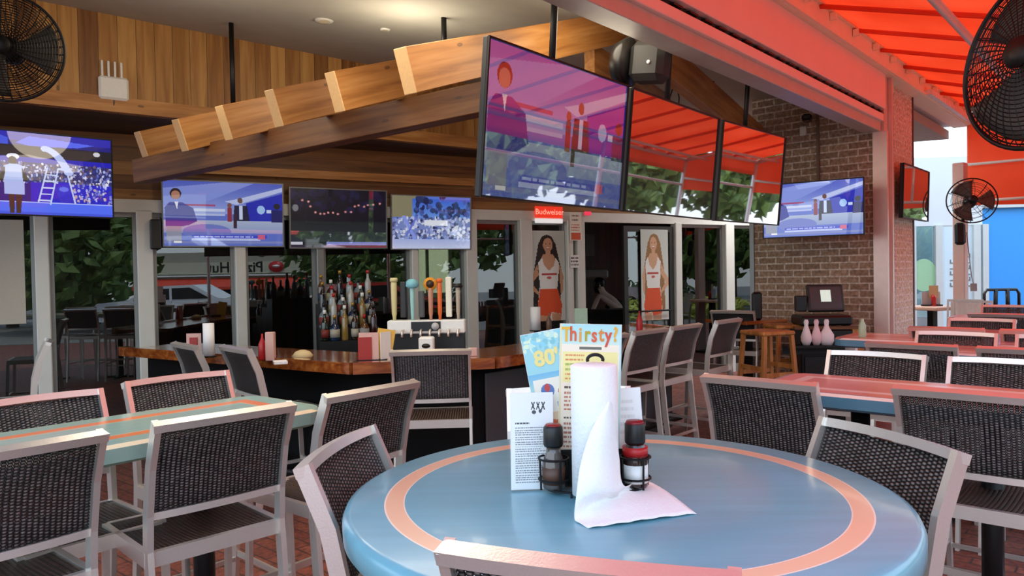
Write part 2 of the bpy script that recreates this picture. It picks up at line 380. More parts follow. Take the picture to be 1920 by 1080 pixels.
# ceiling: a gently sloping plane
ca,cb_=-.0795,.0649
def ceil_z(x,y): return 3.93+ca*(x+3.85)+cb_*(y-6.27)
c_pts=[]
def Lw(s,t): p=LI.w(s,t,0); return (p.x,p.y)
quad=[Lw(3.9,-.12),Lw(-9.5,-.12),(-12,2),(-12,9.5),(4,15.5)]
vs=[(x,y,ceil_z(x,y)) for x,y in quad]+[(x,y,ceil_z(x,y)+.12) for x,y in quad]; n=len(quad)
struct(MB().add(vs,[list(range(n)),list(range(n,2*n))[::-1]]+[[i,(i+1)%n,n+(i+1)%n,n+i] for i in range(n)]),'ceiling',M_['ceil'])
# plank bulkhead above the doors
u0,u1=-3.5,6.6; zb=3.07
mb=MB().box(((u0+u1)/2,.03,3.6),(u1-u0,.06,1.06)); struct(mb,'wall_bulkhead',M_['plank'],WP.mat())
mb=MB().box(((u0+u1)/2,-.012,zb+.065),(u1-u0,.035,.13)); struct(mb,'trim_1',M_['beam'],WP.mat())
mb=MB().box((2.2,.75,zb+.015),(12,1.5,.03)); struct(mb,'ceiling_soffit',M_['soffit'],WP.mat()@TR(0,.06,0))
# back wall timber band above the doors
def wbx(px,py=500): return WB.uz(px,py)[0]
uL=wbx(-700); uR=wbx(1440)
struct(MB().box(((uL+uR)/2,.1,2.95),(uR-uL,.2,1.2)),'wall_back',M_['plankh'],WB.mat())
# header + mullions
struct(MB().box(((uL+uR)/2,-.02,2.345),(uR-uL,.1,.13)),'trim_2',M_['white_fr'],WB.mat())
mull=[(-240,24,'w'),(-90,24,'w'),(80,27,'w'),(272,30,'w'),(449,20,'w'),(598,14,'g'),(774,12,'w'),(880,20,'w'),(982,22,'w'),(1064,10,'w'),(1084,14,'w'),(1266,12,'w'),(1362,16,'w'),(1424,10,'g')]
us=[]
k=3
for px,wpx,c in mull:
    a=wbx(px-wpx/2); b=wbx(px+wpx/2); us.append((a,b))
    struct(MB().box(((a+b)/2,-.03,1.15),(b-a,.12,2.3),bev=.008),'trim_%d'%k,M_['white_fr' if c=='w' else 'alu_d'],WB.mat()); k+=1
# glass panes with slim dark rebates, each a window
opening=(9,10)  # filled by notice strip; doorway between 1090 and 1165 stays open
wi=1
for i in range(len(us)-1):
    a=us[i][1]; b=us[i+1][0]
    if mull[i][0]==1084: continue
    if mull[i][0]==1064: continue
    o=MB().box(((a+b)/2,.02,1.15),(b-a,.008,2.24)).build('window_%d'%wi,M_['glass'],M=WB.mat()); o['kind']='structure'
    fr=MB()
    t=.035
    fr.box((a+t/2,.02,1.15),(t,.05,2.3)).box((b-t/2,.02,1.15),(t,.05,2.3)).box(((a+b)/2,.02,.06),(b-a-2*t,.05,.12)).box(((a+b)/2,.02,2.26),(b-a-2*t,.05,.05))
    fr.build('window_frame',M_['alu_d'],parent=o); wi+=1
a=wbx(1094); b=wbx(1258)
# glazed strip and open outward door: dark framed leaf with a poster
dl0=wbx(1166); dl1=wbx(1258)
d=MB()
t=.07
d.box(((dl0+t/2),-.03,1.12),(t,.05,2.24)).box((dl1-t/2,-.03,1.12),(t,.05,2.24)).box(((dl0+dl1)/2,-.03,2.2),(dl1-dl0-2*t,.05,.08)).box(((dl0+dl1)/2,-.03,.1),(dl1-dl0-2*t,.05,.2))
do=struct(d,'door_1',M_['dark_fr'],WB.mat())
MB().box(((dl0+dl1)/2,-.03,1.18),(dl1-dl0-2*t,.008,1.96)).build('door_glass',M_['glass'],do)
hb=MB(); hz=1.02; hb.tube([(dl0+.08,-.06,hz),(dl0+.08,-.11,hz),(dl1-.08,-.11,hz),(dl1-.08,-.06,hz)],.012); hb.build('push_bar',M_['blackm'],do)
# interior room behind the glass
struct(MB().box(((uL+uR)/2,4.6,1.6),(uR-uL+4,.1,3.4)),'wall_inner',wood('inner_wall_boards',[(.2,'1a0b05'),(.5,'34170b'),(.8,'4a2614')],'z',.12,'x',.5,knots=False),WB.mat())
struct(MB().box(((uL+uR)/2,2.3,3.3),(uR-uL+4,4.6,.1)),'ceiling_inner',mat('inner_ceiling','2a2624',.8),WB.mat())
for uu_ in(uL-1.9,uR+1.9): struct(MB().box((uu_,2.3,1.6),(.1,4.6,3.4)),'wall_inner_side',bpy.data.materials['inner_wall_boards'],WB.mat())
# bright rear window seen through the bar glass
uw=WB.uz(800,500,-4.5)[0]
o=MB().box((uw,4.52,1.75),(.9,.04,1.0)).build('window_20',mat('daylit_rear_pane','cfd6b8',.5,emit='d6dcb4',es=.9),M=WB.mat()); o['kind']='structure'
fr=MB().box((uw,4.49,1.75),(.06,.05,1.0))
for e in(-1,1): fr.box((uw+e*.47,4.49,1.75),(.07,.06,1.14)); fr.box((uw,4.49,1.75+e*.53),(.94,.06,.07))
fr.build('window_frame',M_['white_fr'],o)
# brick wall between room and patio
bw1=BK.uz(1413,400)[0]
bmat=Matrix.Identity(4)
for i in range(3): bmat[i][0]=BK.u[i]; bmat[i][1]=-BK.n[i]
bmat.translation=BK.o
struct(MB().box((bw1/2-.0,.11,1.9),(bw1,.22,3.8)),'wall_brick',M_['brick'],bmat)
struct(MB().box((bw1+.02,.11,1.2),(.05,.26,2.4)),'trim_40',M_['alu_d'],bmat)
# steel column
lm=LI.mat()
mb=MB().box((0,0,1.5),(.05,.14,3.0)).box((.09,.02,1.8),(.13,.1,3.6)).box((.19,-.0,1.8),(.05,.14,3.6)).box((.25,.03,1.75),(.06,.12,3.5),bev=.01)
struct(mb,'trim_41',mat('pink_grey_steel','dccabe',.35,.3,bscale=12,var=.1),lm@TR(0,-.02,0))
# beam over the opening
LB=(-9.2,-.02)
def lbar(z0,z1,y0,y1,name,m,s0=LB[0],s1=LB[1]):
    return struct(MB().box(((s0+s1)/2,(y0+y1)/2,(z0+z1)/2),(s1-s0,y1-y0,z1-z0),bev=.004),name,m,lm)
lbar(3.0,3.10,-.03,.14,'trim_42',M_['steel'])
lbar(3.10,3.175,-.06,.12,'trim_43',M_['coral'])
lbar(3.22,3.58,-.08,.12,'trim_44',M_['coral'])
mb=MB().box(((LB[0]+LB[1])/2,-.005,3.1975),(LB[1]-LB[0],.05,.045))
for i in range(46): mb.box((LB[0]+.2*i+.1,-.045,3.1975),(.11,.03,.012))
struct(mb,'trim_45',M_['black'],lm)
mb=MB().box((-2.6,0,3.68),(13.2,.2,.2)); mb.box((-2.6,-.115,3.775),(13.2,.03,.03)).box((-2.6,-.11,3.6),(13.2,.03,.03))
for i in range(22): mb.box((-9+.6*i,-.13,3.72),(.035,.05,.06))
struct(mb,'trim_46',M_['cream'],lm@TR(0,-.02,0))
# brick pier beyond the column and the white recess
struct(MB().box((.97,.2,1.8),(.76,.4,3.6)),'wall_pier',M_['brickl'],lm)
struct(MB().box((1.37,.2,1.8),(.04,.42,3.6)),'trim_47',mat('downpipe_brown','4d3c34',.5),lm)
struct(MB().box((2.65,1.6,3.62),(2.5,3.6,.06)),'ceiling_recess',wood('white_ceiling_boards',[(.2,'e4e6df'),(.8,'f2f3ee')],'y',.12,'x',.5,knots=False,seam=.05),lm)
# wall at the far end (faces the camera), runs across
EW=Frame((6.3,14.4),(1,-.12))
eL=EW.uz(1640,400)[0]; eM=EW.uz(1842,400)[0]; eR=EW.uz(2060,400)[0]
struct(MB().box(((eL+eM)/2,.1,3.0),(eM-eL,.2,1.3)),'wall_far_white',M_['white'],EW.mat())
struct(MB().box(((eM+eR)/2,.12,1.8),(eR-eM,.2,3.6)),'wall_far_blue',mat('bright_blue_wall','3ea3f2',.5),EW.mat())
struct(MB().box(((eL+eM)/2,.7,1.2),(eM-eL,.1,2.4)),'wall_far_inner',mat('pale_inner_wall','dfeef0',.6),EW.mat())
struct(MB().box(((eM+eR)/2,-.02,2.72),(eR-eM,.12,.12)),'trim_48',M_['white_fr'],EW.mat())
j=49
for px,wd in((1712,.08),(1759,.12),(1830,.12),(1846,.1)):
    a=EW.uz(px,500)[0]; struct(MB().box((a,.0,1.18),(wd,.12,2.36)),'trim_%d'%j,M_['white_fr'],EW.mat()); j+=1
a=EW.uz(1716,500)[0]; b=EW.uz(1753,500)[0]
o=MB().box(((a+b)/2,.02,1.2),(b-a,.01,2.3)).build('window_21',glassmat('patio_door_glass',(.75,.85,.85),.2),M=EW.mat()); o['kind']='structure'
a2=EW.uz(1768,500)[0]; b2=EW.uz(1824,500)[0]
o=MB().box(((a2+b2)/2,.02,1.2),(b2-a2,.01,2.3)).build('window_22',mat('frosted_pane','dff0f2',.3),M=EW.mat()); o['kind']='structure'
# stickers on the patio door
cx=(a+b)/2
s_=MB().lathe([(.23,0),(.23,.004)],28,M=TR(cx-.02,.005,1.42)@Matrix.Diagonal((1,1,1.35,1))@Matrix.Rotation(PI/2,4,'X'),sm=False)
tag(s_.build('window_sticker',mat('green_vinyl','a9d6a6',.5),M=EW.mat()),'pale green oval sticker on the far patio door glass','sticker')
t=thing('window_lettering','small grey hours lettering running up the far white pane','lettering',M=EW.mat())
for xx,n_ in((.18,5),(.44,6)):
    mk=MB()
    for k_ in range(n_): mk.box((a2+xx,.006,1.2+.11*k_),(.1,.004,.02)).box((a2+xx+(.04 if k_%2 else -.04),.006,1.235+.11*k_),(.02,.004,.06))
    mk.build('lettering',M_['alu_d'],t)
# ------------------------------------------------------------------ canopy
def canopymat():
    m=bpy.data.materials.new('red_canopy_fabric'); m.use_nodes=True; nt=m.node_tree; nt.nodes.clear(); o=N(nt,'ShaderNodeOutputMaterial')
    d=N(nt,'ShaderNodeBsdfDiffuse'); t=N(nt,'ShaderNodeBsdfTranslucent'); tc=N(nt,'ShaderNodeTexCoord'); no=N(nt,'ShaderNodeTexNoise'); no.inputs['Scale'].default_value=1.2
    nt.links.new(tc.outputs['Object'],no.inputs['Vector']); c=ramp(nt,no.outputs['Fac'],[(.3,'f07a54'),(.7,'fa8e6a')])
    nt.links.new(c,d.inputs[0]); nt.links.new(c,t.inputs[0]); mx=N(nt,'ShaderNodeMixShader'); mx.inputs[0].default_value=.6
    nt.links.new(d.outputs[0],mx.inputs[1]); nt.links.new(t.outputs[0],mx.inputs[2]); nt.links.new(mx.outputs[0],o.inputs[0]); return m
M_['canopy']=canopymat()
SL=.306; CW=3.0; s0,s1=-7.7,3.93
root=thing('awning','bright red fabric awning sloping out over the patio tables','awning',M=lm)
def cf(u,v):
    s=s0+(s1-s0)*u; t=CW*v; bay=.85
    f=abs(math.sin(PI*(s-s1)/bay)); sag=.05*f**.7*math.sin(PI*v)**.5 if 0<v<1 else 0
    return Vector((s,-t-.1,3.79-SL*t-sag))
MB().grid(cf,160,10,th=.004,nrm=(0,0,1)).build('roof_fabric',M_['canopy'],root)
MB().grid(lambda u,v:Vector((s0+(s1-s0)*u,-CW-.1-.01*math.sin(u*150),3.79-SL*CW-.28*v)),160,3,th=.004,nrm=(0,1,0)).build('valance',M_['canopy'],root)
# end curtain
MB().add([(s1,-.1,3.77),(s1,-CW-.1,3.77-SL*CW),(s1,-CW-.1,2.3),(s1,-.1,2.45)],[(0,1,2,3)]).add([(s1+.01,-.1,3.77),(s1+.01,-CW-.1,3.77-SL*CW),(s1+.01,-CW-.1,2.3),(s1+.01,-.1,2.45)],[(3,2,1,0)]).build('end_panel',M_['canopy'],root)
pip=M_['white_fr']
def pipe(pts,r=.024): MB().tube(pts,r,10).build('pipe',pip,root)
for k in range(17):       # rafters
    s=s1-.02-.85*k
    if s<s0: break
    MB().tube([(s,-.12,3.75),(s,-CW-.08,3.75-SL*CW)],.02,8).build('rafter',M_['canopy'],root)
tt=1.0
for dz in(0,-.07): pipe([(s0,-tt-.1+dz*.3,3.70-SL*tt+dz),(s1,-tt-.1+dz*.3,3.70-SL*tt+dz)],.02)
pipe([(s0,-2.7,3.68-SL*2.7),(s1,-2.7,3.68-SL*2.7)],.02)
pipe([(s0,-CW-.08,3.74-SL*CW),(s1,-CW-.08,3.74-SL*CW)],.03)
pipe([(s0,-CW-.08,3.3-SL*CW),(s1,-CW-.08,3.3-SL*CW)],.02)
pipe([(s1-.05,-.1,3.72),(s1-.05,-CW-.1,3.72-SL*CW)],.024)
pipe([(s1-.05,-.1,3.02),(s1-.05,-CW-.1,3.02)],.02)
pipe([(s1-.05,-.1,2.5),(s1-.05,-CW-.1,2.5)],.02)
for t_ in(.85,2.0): pipe([(s1-.05,-t_,3.02),(s1-.05,-t_,2.5)],.018)
for s in(s1-.05,1.0,-2.6,-6.4): MB().tube([(s,-CW-.08,0),(s,-CW-.08,3.74-SL*CW)],.035,10).build('post',pip,root)
# square post carrying the far fan
pp=P(1801,500,10.3)
root=tag(MB().box((0,0,1.5),(.15,.15,3.0),bev=.01).build('patio_post',mat('pinkish_post_paint','cbb0a4',.5),loc=(pp.x,pp.y,0),rz=.72),'pink-grey square post behind the far oscillating fan','post')
# ================================================================== furniture
# ---- bar-height woven chair: local +y is the way it faces, floor at z=0, top of back z=1.15
def chair_meshes(bar=False,pm_=None):
    W=.24; fr=M_['alu']; out=[]
    prof=[(-.30,0),(-.245,.45),(-.22,.72),(-.228,.84),(-.262,1.0),(-.325,1.15)]
    def yb(z):
        for (a,za),(b,zb_) in zip(prof,prof[1:]):
            if z<=zb_: return a+(b-a)*(z-za)/(zb_-za)
        return prof[-1][0]
    pw=.020 if not bar else .016
    for s in(-1,1):
        out.append(('leg',MB().sweep([(s*(W-.011),y,z) for y,z in prof],pw,.042).mesh('leg',fr)))
        out.append(('leg',MB().sweep([(s*(W-.011),.245,0),(s*(W-.011),.215,.70)],pw,.03).mesh('leg',fr)))
    bow=lambda x:-.022*(1-(x/W)**2)
    xs=[-W+.02+(2*W-.04)*i/12 for i in range(13)]
    out.append(('top_rail',MB().sweep([(x,yb(1.14)+bow(x)-.002,1.138+.004*(1-(x/W)**2)) for x in [-W]+xs+[W]],.036,.026,side=(0,1,.3)).mesh('top_rail',fr)))
    out.append(('lower_rail',MB().sweep([(x,yb(.835)+bow(x)*.7,.835) for x in xs],.02,.024,side=(0,1,0)).mesh('lower_rail',fr)))
    out.append(('back_panel',MB().grid(lambda u,v:Vector((-W+.02+(2*W-.04)*u,yb(.845+.28*v)+bow(-W+.02+(2*W-.04)*u)*(.7+.3*v)+.004,.845+.283*v)),12,8,th=.005,nrm=(0,-1,0)).mesh('back_panel',M_[pm_ or ('wick_t' if bar else 'wick')])))
    sf=MB()
    for s in(-1,1): sf.box((s*(W-.011),0,.69),(.022,.43,.05))
    sf.box((0,.215,.69),(2*W-.04,.022,.05)).box((0,-.215,.69),(2*W-.04,.022,.05)); out.append(('seat_frame',sf.mesh('seat_frame',fr)))
    out.append(('seat',MB().grid(lambda u,v:Vector((-W+.02+(2*W-.04)*u,-.205+.41*v,.712-.012*math.sin(PI*u)*math.sin(PI*v))),8,8,th=.006,nrm=(0,0,-1)).mesh('seat',M_['wick_s'])))
    fs=MB()
    for s in(-1,1): fs.box((s*(W-.011),-.01,.28),(.014,.48,.024))
    fs.box((0,.232,.3),(2*W-.03,.018,.03)).box((0,-.262,.25),(2*W-.03,.014,.02)); out.append(('footrest',fs.mesh('footrest',fr)))
    return out
CM={'t':chair_meshes(False),'b':chair_meshes(True),'k':chair_meshes(True,'wick_shade')}
def chair(mx,my,facing,label,group,kind='t'):
    """mx,my: ground position under the middle of the back's top edge; facing: vector the sitter looks along"""
    f=Vector((facing[0],facing[1],0)).normalized(); rz=math.atan2(-f.x,f.y)
    r=thing('bar_stool' if kind!='t' else 'patio_chair',label,'stool' if kind!='t' else 'chair',(mx+f.x*.325,my+f.y*.325,0),rz,group)
    for nm,me in CM[kind]:
        o=bpy.data.objects.new(nm,me); COL.objects.link(o); o.parent=r
    return r
LU=(.6626,.749); LN=(.749,-.6626)
g1='woven chairs round the green table on the left'
chair(-1.37,2.03,(-.77,.64),'woven chair cut by the left frame edge, near side of the green table',g1)
chair(-.955,2.485,(-.70,.70),'woven chair with its empty seat showing, middle of the near side of green table',g1)
chair(-.56,2.98,(-.78,.62),'woven back chair at the rounded right end of the long green table',g1)
chair(-1.86,2.90,(.77,-.64),'woven chair on the far side of green table, at the left frame edge',g1)
chair(-1.55,3.44,(.74,-.67),'woven chair beyond the green table, below two shade-darkened bar stools',g1)
g2='woven chairs round the blue round table'
chair(-.47,1.99,(.98,-.15),'woven chair left of the round blue table with daylight glinting through its weave',g2)
chair(1.0,2.0,(-.95,-.3),'dark woven chair tucked against the right side of the round blue table',g2)
chair(.10,1.155,(.32,.95),'foreground chair, only its pinkish top rail showing over the round table',g2)
chair(.21,2.88,(.02,-1),'chair across the round table, mostly hidden behind menus and paper towels',g2)
g3='dark woven chairs in rows along the patio on the right'
chair(.985,3.02,(.66,.75),'dark woven chair just behind the round table, left of the striped table',g3)
chair(1.60,2.63,(.66,.75),'large dark woven chair behind the right side of the round table, near the frame edge',g3)
def row(px,D,f,labs,off=0,gap=.57):
    p=P(px,500,D)
    for i,l in enumerate(labs): chair(p.x+LN[0]*gap*i,p.y+LN[1]*gap*i,(LU[0]*f,LU[1]*f),l,g3)
    return p
row(1641,3.86,-1,['woven chair facing us across the striped table, left of two','woven chair facing us across the striped table, at the right frame edge'])
row(1705,4.29,1,['woven chair directly behind the first two facing chairs, left one','woven chair directly behind the first two facing chairs, cut by the right frame edge'])
row(1792,4.95,-1,['woven chair facing us in the second rank of tables, left one','woven chair facing us in the second rank of tables, at the right frame edge'])
row(1772,5.35,1,['woven chair turned away behind the second rank, its left end by the brick pier','woven chair turned away behind the second rank, at the right frame edge'])
row(1840,6.15,-1,['woven chair facing us in the third rank, left of two','woven chair facing us in the third rank, at the right frame edge'])
row(1872,6.75,1,['woven chair turned away behind the third rank, partly hidden'])
row(1888,8.1,-1,['farthest woven chair of the patio rows, below the blue wall'])
g4='dark stools along the bar'
chair(P(341,500,5.15).x,5.15,(.75,.66),'bar stool with shade-darkened back left of its twin, in front of the glass doors',g4,'k')
chair(P(436,500,4.83).x,4.83,(.75,.66),'bar stool with shade-darkened back just right of its twin, at the left end of the bar',g4,'k')
chair(-.49,4.42,(-.05,1),'bar stool seen squarely from behind, in front of the beer taps',g4,'b')
for s,l in((.70,'grey mesh bar stool mostly hidden behind the yellow menu'),(1.27,'grey mesh bar stool just right of the yellow menu'),(1.83,'grey mesh bar stool in the middle of the row right of the bar'),(2.6,'grey mesh bar stool farthest along the right side of the bar, by wooden stools')):
    chair(.207+LU[0]*s,4.70+LU[1]*s,(-LN[0],-LN[1]),l,g4,'b')
chair(P(1372,500,8.0).x,8.0,(.55,.83),'dark stool before the glazed doors, beside the small reddish table',g4,'k')
chair(P(86,500,5.7).x,5.7,(-.84,-.54),'lone chair seen side-on in front of the leftmost white post',g4,'b')
# ---- tables
def tablemat(name,base,stripes,roundt=None,hw=0,hl=0):
    m=bpy.data.materials.new(name); m.use_nodes=True; nt=m.node_tree; b=nt.nodes['Principled BSDF']; b.inputs['Roughness'].default_value=.28; b.inputs['Coat Weight'].default_value=.2; b.inputs['Coat Roughness'].default_value=.08
    tc=N(nt,'ShaderNodeTexCoord'); sp=N(nt,'ShaderNodeSeparateXYZ'); nt.links.new(tc.outputs['Object'],sp.inputs[0])
    if roundt:
        d=math_(nt,'SQRT',math_(nt,'ADD',math_(nt,'MULTIPLY',sp.outputs[0],sp.outputs[0]),math_(nt,'MULTIPLY',sp.outputs[1],sp.outputs[1]))); d=math_(nt,'SUBTRACT',roundt,d)
    else:
        d=math_(nt,'MINIMUM',math_(nt,'SUBTRACT',hl,math_(nt,'ABSOLUTE',sp.outputs[0])),math_(nt,'SUBTRACT',hw,math_(nt,'ABSOLUTE',sp.outputs[1])))
    cb=N(nt,'ShaderNodeCombineXYZ'); nt.links.new(math_(nt,'MULTIPLY',sp.outputs[0],1.5),cb.inputs[0]); nt.links.new(math_(nt,'MULTIPLY',sp.outputs[1],22),cb.inputs[1])
    no=N(nt,'ShaderNodeTexNoise'); no.inputs['Scale'].default_value=1.2; no.inputs['Detail'].default_value=5; nt.links.new(cb.outputs[0],no.inputs['Vector'])
    L=lin(base); mx=N(nt,'ShaderNodeMix',data_type='RGBA'); mx.inputs[6].default_value=(*[v*.8 for v in L],1); mx.inputs[7].default_value=(*[min(1,v*1.15) for v in L],1); nt.links.new(no.outputs['Fac'],mx.inputs[0]); col=mx.outputs[2]
    top=math_(nt,'GREATER_THAN',sp.outputs[2],-.012)
    for (a,e,c) in stripes:
        f=math_(nt,'MULTIPLY',math_(nt,'MULTIPLY',math_(nt,'GREATER_THAN',d,a),math_(nt,'LESS_THAN',d,e)),top)
        x=N(nt,'ShaderNodeMix',data_type='RGBA'); nt.links.new(f,x.inputs[0]); nt.links.new(col,x.inputs[6]); x.inputs[7].default_value=(*lin(c),1); col=x.outputs[2]
    nt.links.new(col,b.inputs['Base Color'])
    bp=N(nt,'ShaderNodeBump'); bp.inputs['Strength'].default_value=.06; nt.links.new(no.outputs['Fac'],bp.inputs['Height']); nt.links.new(bp.outputs[0],b.inputs['Normal'])
    return m
def pedestal(root,r=.05,feet=.32):
    MB().tube([(0,0,.04),(0,0,1.0)],r,14).build('pedestal',M_['blackm'],root)
    b=MB().lathe([(feet*.9,0),(feet,.01),(feet*.9,.03),(.08,.05)],24); b.build('base_plate',M_['blackm'],root)
TR_=.655; TC=(.25,1.80)
root=thing('round_table','big round blue tabletop with a coral ring painted on it, in the foreground','table',(TC[0],TC[1],0))
m=tablemat('blue_table_paint','74a9b8',[(.098,.138,'ecba98'),(.094,.098,'f3d9c6'),(.138,.141,'f3d9c6')],roundt=TR_)
b=MB().lathe([(TR_-.05,-.075),(TR_-.012,-.07),(TR_-.001,-.055),(TR_,-.02),(TR_-.006,-.006),(TR_-.02,0),(.3,0),(.001,0)],96)
b.build('tabletop',m,root,loc=(0,0,1.07))
pedestal(root,.05,.33)
def rtable(cx,cy,ax,L,Wd,label,base,stripes,r=.09):
    root=thing('dining_table',label,'table',(cx,cy,0),math.atan2(ax[1],ax[0]),'long painted patio tables')
    pts=[]
    for (sx,sy,a0) in((1,1,0),(-1,1,90),(-1,-1,180),(1,-1,270)):
        for k in range(7):
            a=math.radians(a0+15*k); pts.append((sx*(L/2-r)+r*math.cos(a),sy*(Wd/2-r)+r*math.sin(a)))
    def sc(p,q): return [(x*(1-2*q/L),y*(1-2*q/Wd)) for x,y in p]
    mb=MB(); rings=[(sc(pts,.02),-.07),(pts,-.058),(pts,-.012),(sc(pts,.01),0)]; n=len(pts)
    vs=[(x,y,z) for ring,z in rings for x,y in ring]; fs=[list(range(n))[::-1],[3*n+i for i in range(n)]]
    for j in range(3): fs+=[[j*n+i,j*n+(i+1)%n,(j+1)*n+(i+1)%n,(j+1)*n+i] for i in range(n)]
    mb.add(vs,fs); mb.build('tabletop',tablemat('table_paint',base,stripes,hw=Wd/2,hl=L/2),root,loc=(0,0,1.07))
    for sx in(-1,1):
        MB().tube([(sx*(L/2-.4),0,.03),(sx*(L/2-.4),0,1.0)],.04,12).build('pedestal',M_['blackm'],root)
        MB().box((sx*(L/2-.4),0,.015),(.07,Wd*.8,.03)).box((sx*(L/2-.4),0,.015),(.5,.07,.03)).build('foot',M_['blackm'],root)
    return root
ys='f0d9a0'
rtable(-1.56,2.50,(.64,.77),1.85,.56,'long green painted table with an orange stripe, among the chairs on the left','98bdae',[(.0,.012,'f2ecc0'),(.10,.155,'ef8a4c'),(.155,.16,ys)])
rs=[(.0,.012,'f0d8cc'),(.10,.15,'f0c9b8'),(.02,.10,'e0876c'),(.15,.5,'d9836a')]
rtable(1.73,3.15,LN,1.3,.58,'coral striped table with blue edge between the chairs, right of centre','57879e',rs)
p=P(1830,500,4.62); rtable(p.x+.1,p.y-.05,LN,1.3,.55,'coral striped table in the second rank, hidden behind chair backs','57879e',rs)
p=P(1880,500,5.75); rtable(p.x+.1,p.y,LN,1.3,.55,'coral striped table in the third rank, hidden behind chair backs','57879e',rs)
p=P(1905,500,7.4); rtable(p.x+.1,p.y,LN,1.3,.55,'pinkish table top of the farthest rank, below the blue wall','57879e',rs)
# ---- bar island
BZ=1.02
outer=[(-3.3,6.3),(-1.04,4.83),(-.13,5.0),(1.72,7.05),(1.3,8.1)]
def inset(path,d):
    r=[]
    for i,p in enumerate(path):
        p=Vector(p); a=(p-Vector(path[i-1])).normalized() if i>0 else None; b=(Vector(path[i+1])-p).normalized() if i<len(path)-1 else None
        na=Vector((-a.y,a.x)) if a else None; nb=Vector((-b.y,b.x)) if b else None
        if a is None: r.append(p+nb*d)
        elif b is None: r.append(p+na*d)
        else:
            n_=(na+nb).normalized(); r.append(p+n_*(d/max(.4,n_.dot(na))))
    return [(q.x,q.y) for q in r]
inner=inset(outer,.62)
root=thing('bar_counter','angular wooden bar with varnished top and dark panelled front','bar counter',(0,0,0))
def strip(mb,A,B,z0,z1):
    for i in range(len(A)-1): mb.prism([A[i],A[i+1],B[i+1],B[i]],z0,z1)
    return mb
strip(MB(),outer,inner,BZ-.035,BZ).build('countertop',M_['bartop'],root)
edge=MB()
for i in range(len(outer)-1):
    a=Vector((*outer[i],BZ-.018)); b=Vector((*outer[i+1],BZ-.018)); edge.sweep([a,b],.075,.07,side=(0,0,1))
edge.build('rounded_edge',M_['bartop'],root)
o2=inset(outer,.22); o3=inset(outer,.27)
strip(MB(),o2,o3,.0,BZ-.035).build('front_panel',mat('bar_front_black','0e0e0f',.85,spec=.2),root)
# framed grey end panels on the right run
for k,(q0,q1) in enumerate(((.05,.85),(.95,1.75),(1.85,2.6))):
    pb=MB().box(((q0+q1)/2,-.012,.5),(q1-q0,.02,.8),bev=.006); fr_=Frame(o2[2],(o2[3][0]-o2[2][0],o2[3][1]-o2[2][1])); pb.build('grey_panel',mat('bar_side_grey','47484c',.5),root,M=fr_.mat())
rail=MB(); rail.tube([Vector((*p,.2)) for p in inset(outer,.12)],.025,8); rail.build('foot_rail',M_['blackm'],root)
# ---- beer tap tower
tp=P(801,620,5.62); ang=0.0
root=thing('beer_tap_tower','white beer tap tower with eight tall handles standing on the bar','beer tap',(tp.x,tp.y,BZ),-.02)
W2=.29
MB().box((0,0,.19),(2*W2,.13,.1),bev=.008).build('tap_box',M_['white'],root)
MB().box((0,.02,.07),(2*W2-.02,.1,.14)).build('tower_base',M_['black'],root)
MB().box((.0,-.068,.195),(.22,.006,.07)).build('badge_plate',M_['black'],root)
MB().lathe([(.028,0),(.028,.004)],16,M=TR(.07,-.072,.195)@Matrix.Rotation(PI/2,4,'X')).build('round_badge',mat('badge_grey','b9b9b9',.4),root)
for i in range(8):
    x=-W2+.05+i*(2*W2-.1)/7
    MB().tube([(x,-.06,.17),(x,-.11,.165),(x,-.12,.12)],.009,8).build('spout',M_['alu'],root)
hs=[('d9cf96',.29,.024,'c'),('202022',.27,.022,'t'),('9fd3cf',.27,.018,'b'),('4a4a48',.2,.022,'t'),('c98f72',.25,.02,'d'),('e8702c',.28,.019,'c'),('eeecd8',.30,.022,'t'),('b9ad98',.26,.018,'k')]
for i,(c,h,r,k) in enumerate(hs):
    x=-W2+.05+i*(2*W2-.1)/7; hm=mat('tap_handle_'+c,c,.4)
    b=MB()
    if k=='t': b.box((0,0,h/2+.02),(2*r,.03,h),bev=.006)
    else: b.lathe([(r*.5,0),(r*.6,.03),(r*.8,.05),(r,h*.9),(r*.9,h),(r*.5,h+.01)],14)
    hd=b.build('tap_handle',hm,root,loc=(x,-.03,.24))
    if k=='b': MB().lathe([(.03,0),(.05,.015),(.045,.05),(.02,.07)],14).build('handle_top',mat('teal_cap','7fc3cf',.4),hd,loc=(0,0,h-.03))
    if k=='d':
        MB().lathe([(.05,0),(.05,.016)],20,M=Matrix.Rotation(PI/2,4,'X')).build('handle_disc',mat('orange_disc','e79a2e',.4),hd,loc=(0,0,h+.02)); MB().lathe([(.03,0),(.03,.004)],20,M=TR(0,-.016,0)@Matrix.Rotation(PI/2,4,'X')).build('disc_centre',mat('dark_disc','3a2614',.4),hd,loc=(0,0,h+.02))
    if k=='k': MB().lathe([(.035,0),(.04,.012),(.03,.03)],12).build('handle_top',M_['black'],hd,loc=(0,0,h-.02))
    if k=='c': MB().lathe([(r*1.2,0),(r*1.25,.02),(r,.03)],12).build('handle_top',hm,hd,loc=(0,0,h))
# napkin dispenser under the taps
q=P(800,640,5.28)
root=tag(MB().box((0,0,.07),(.105,.1,.14),bev=.01).build('napkin_dispenser',M_['white'],loc=(q.x,q.y,BZ)),'small white napkin dispenser with a black oval, in front of the taps','dispenser')
MB().lathe([(.03,0),(.03,.003)],18,M=TR(0,-.051,.08)@Matrix.Diagonal((1,1,.55,1))@Matrix.Rotation(PI/2,4,'X')).build('black_oval',M_['black'],root)
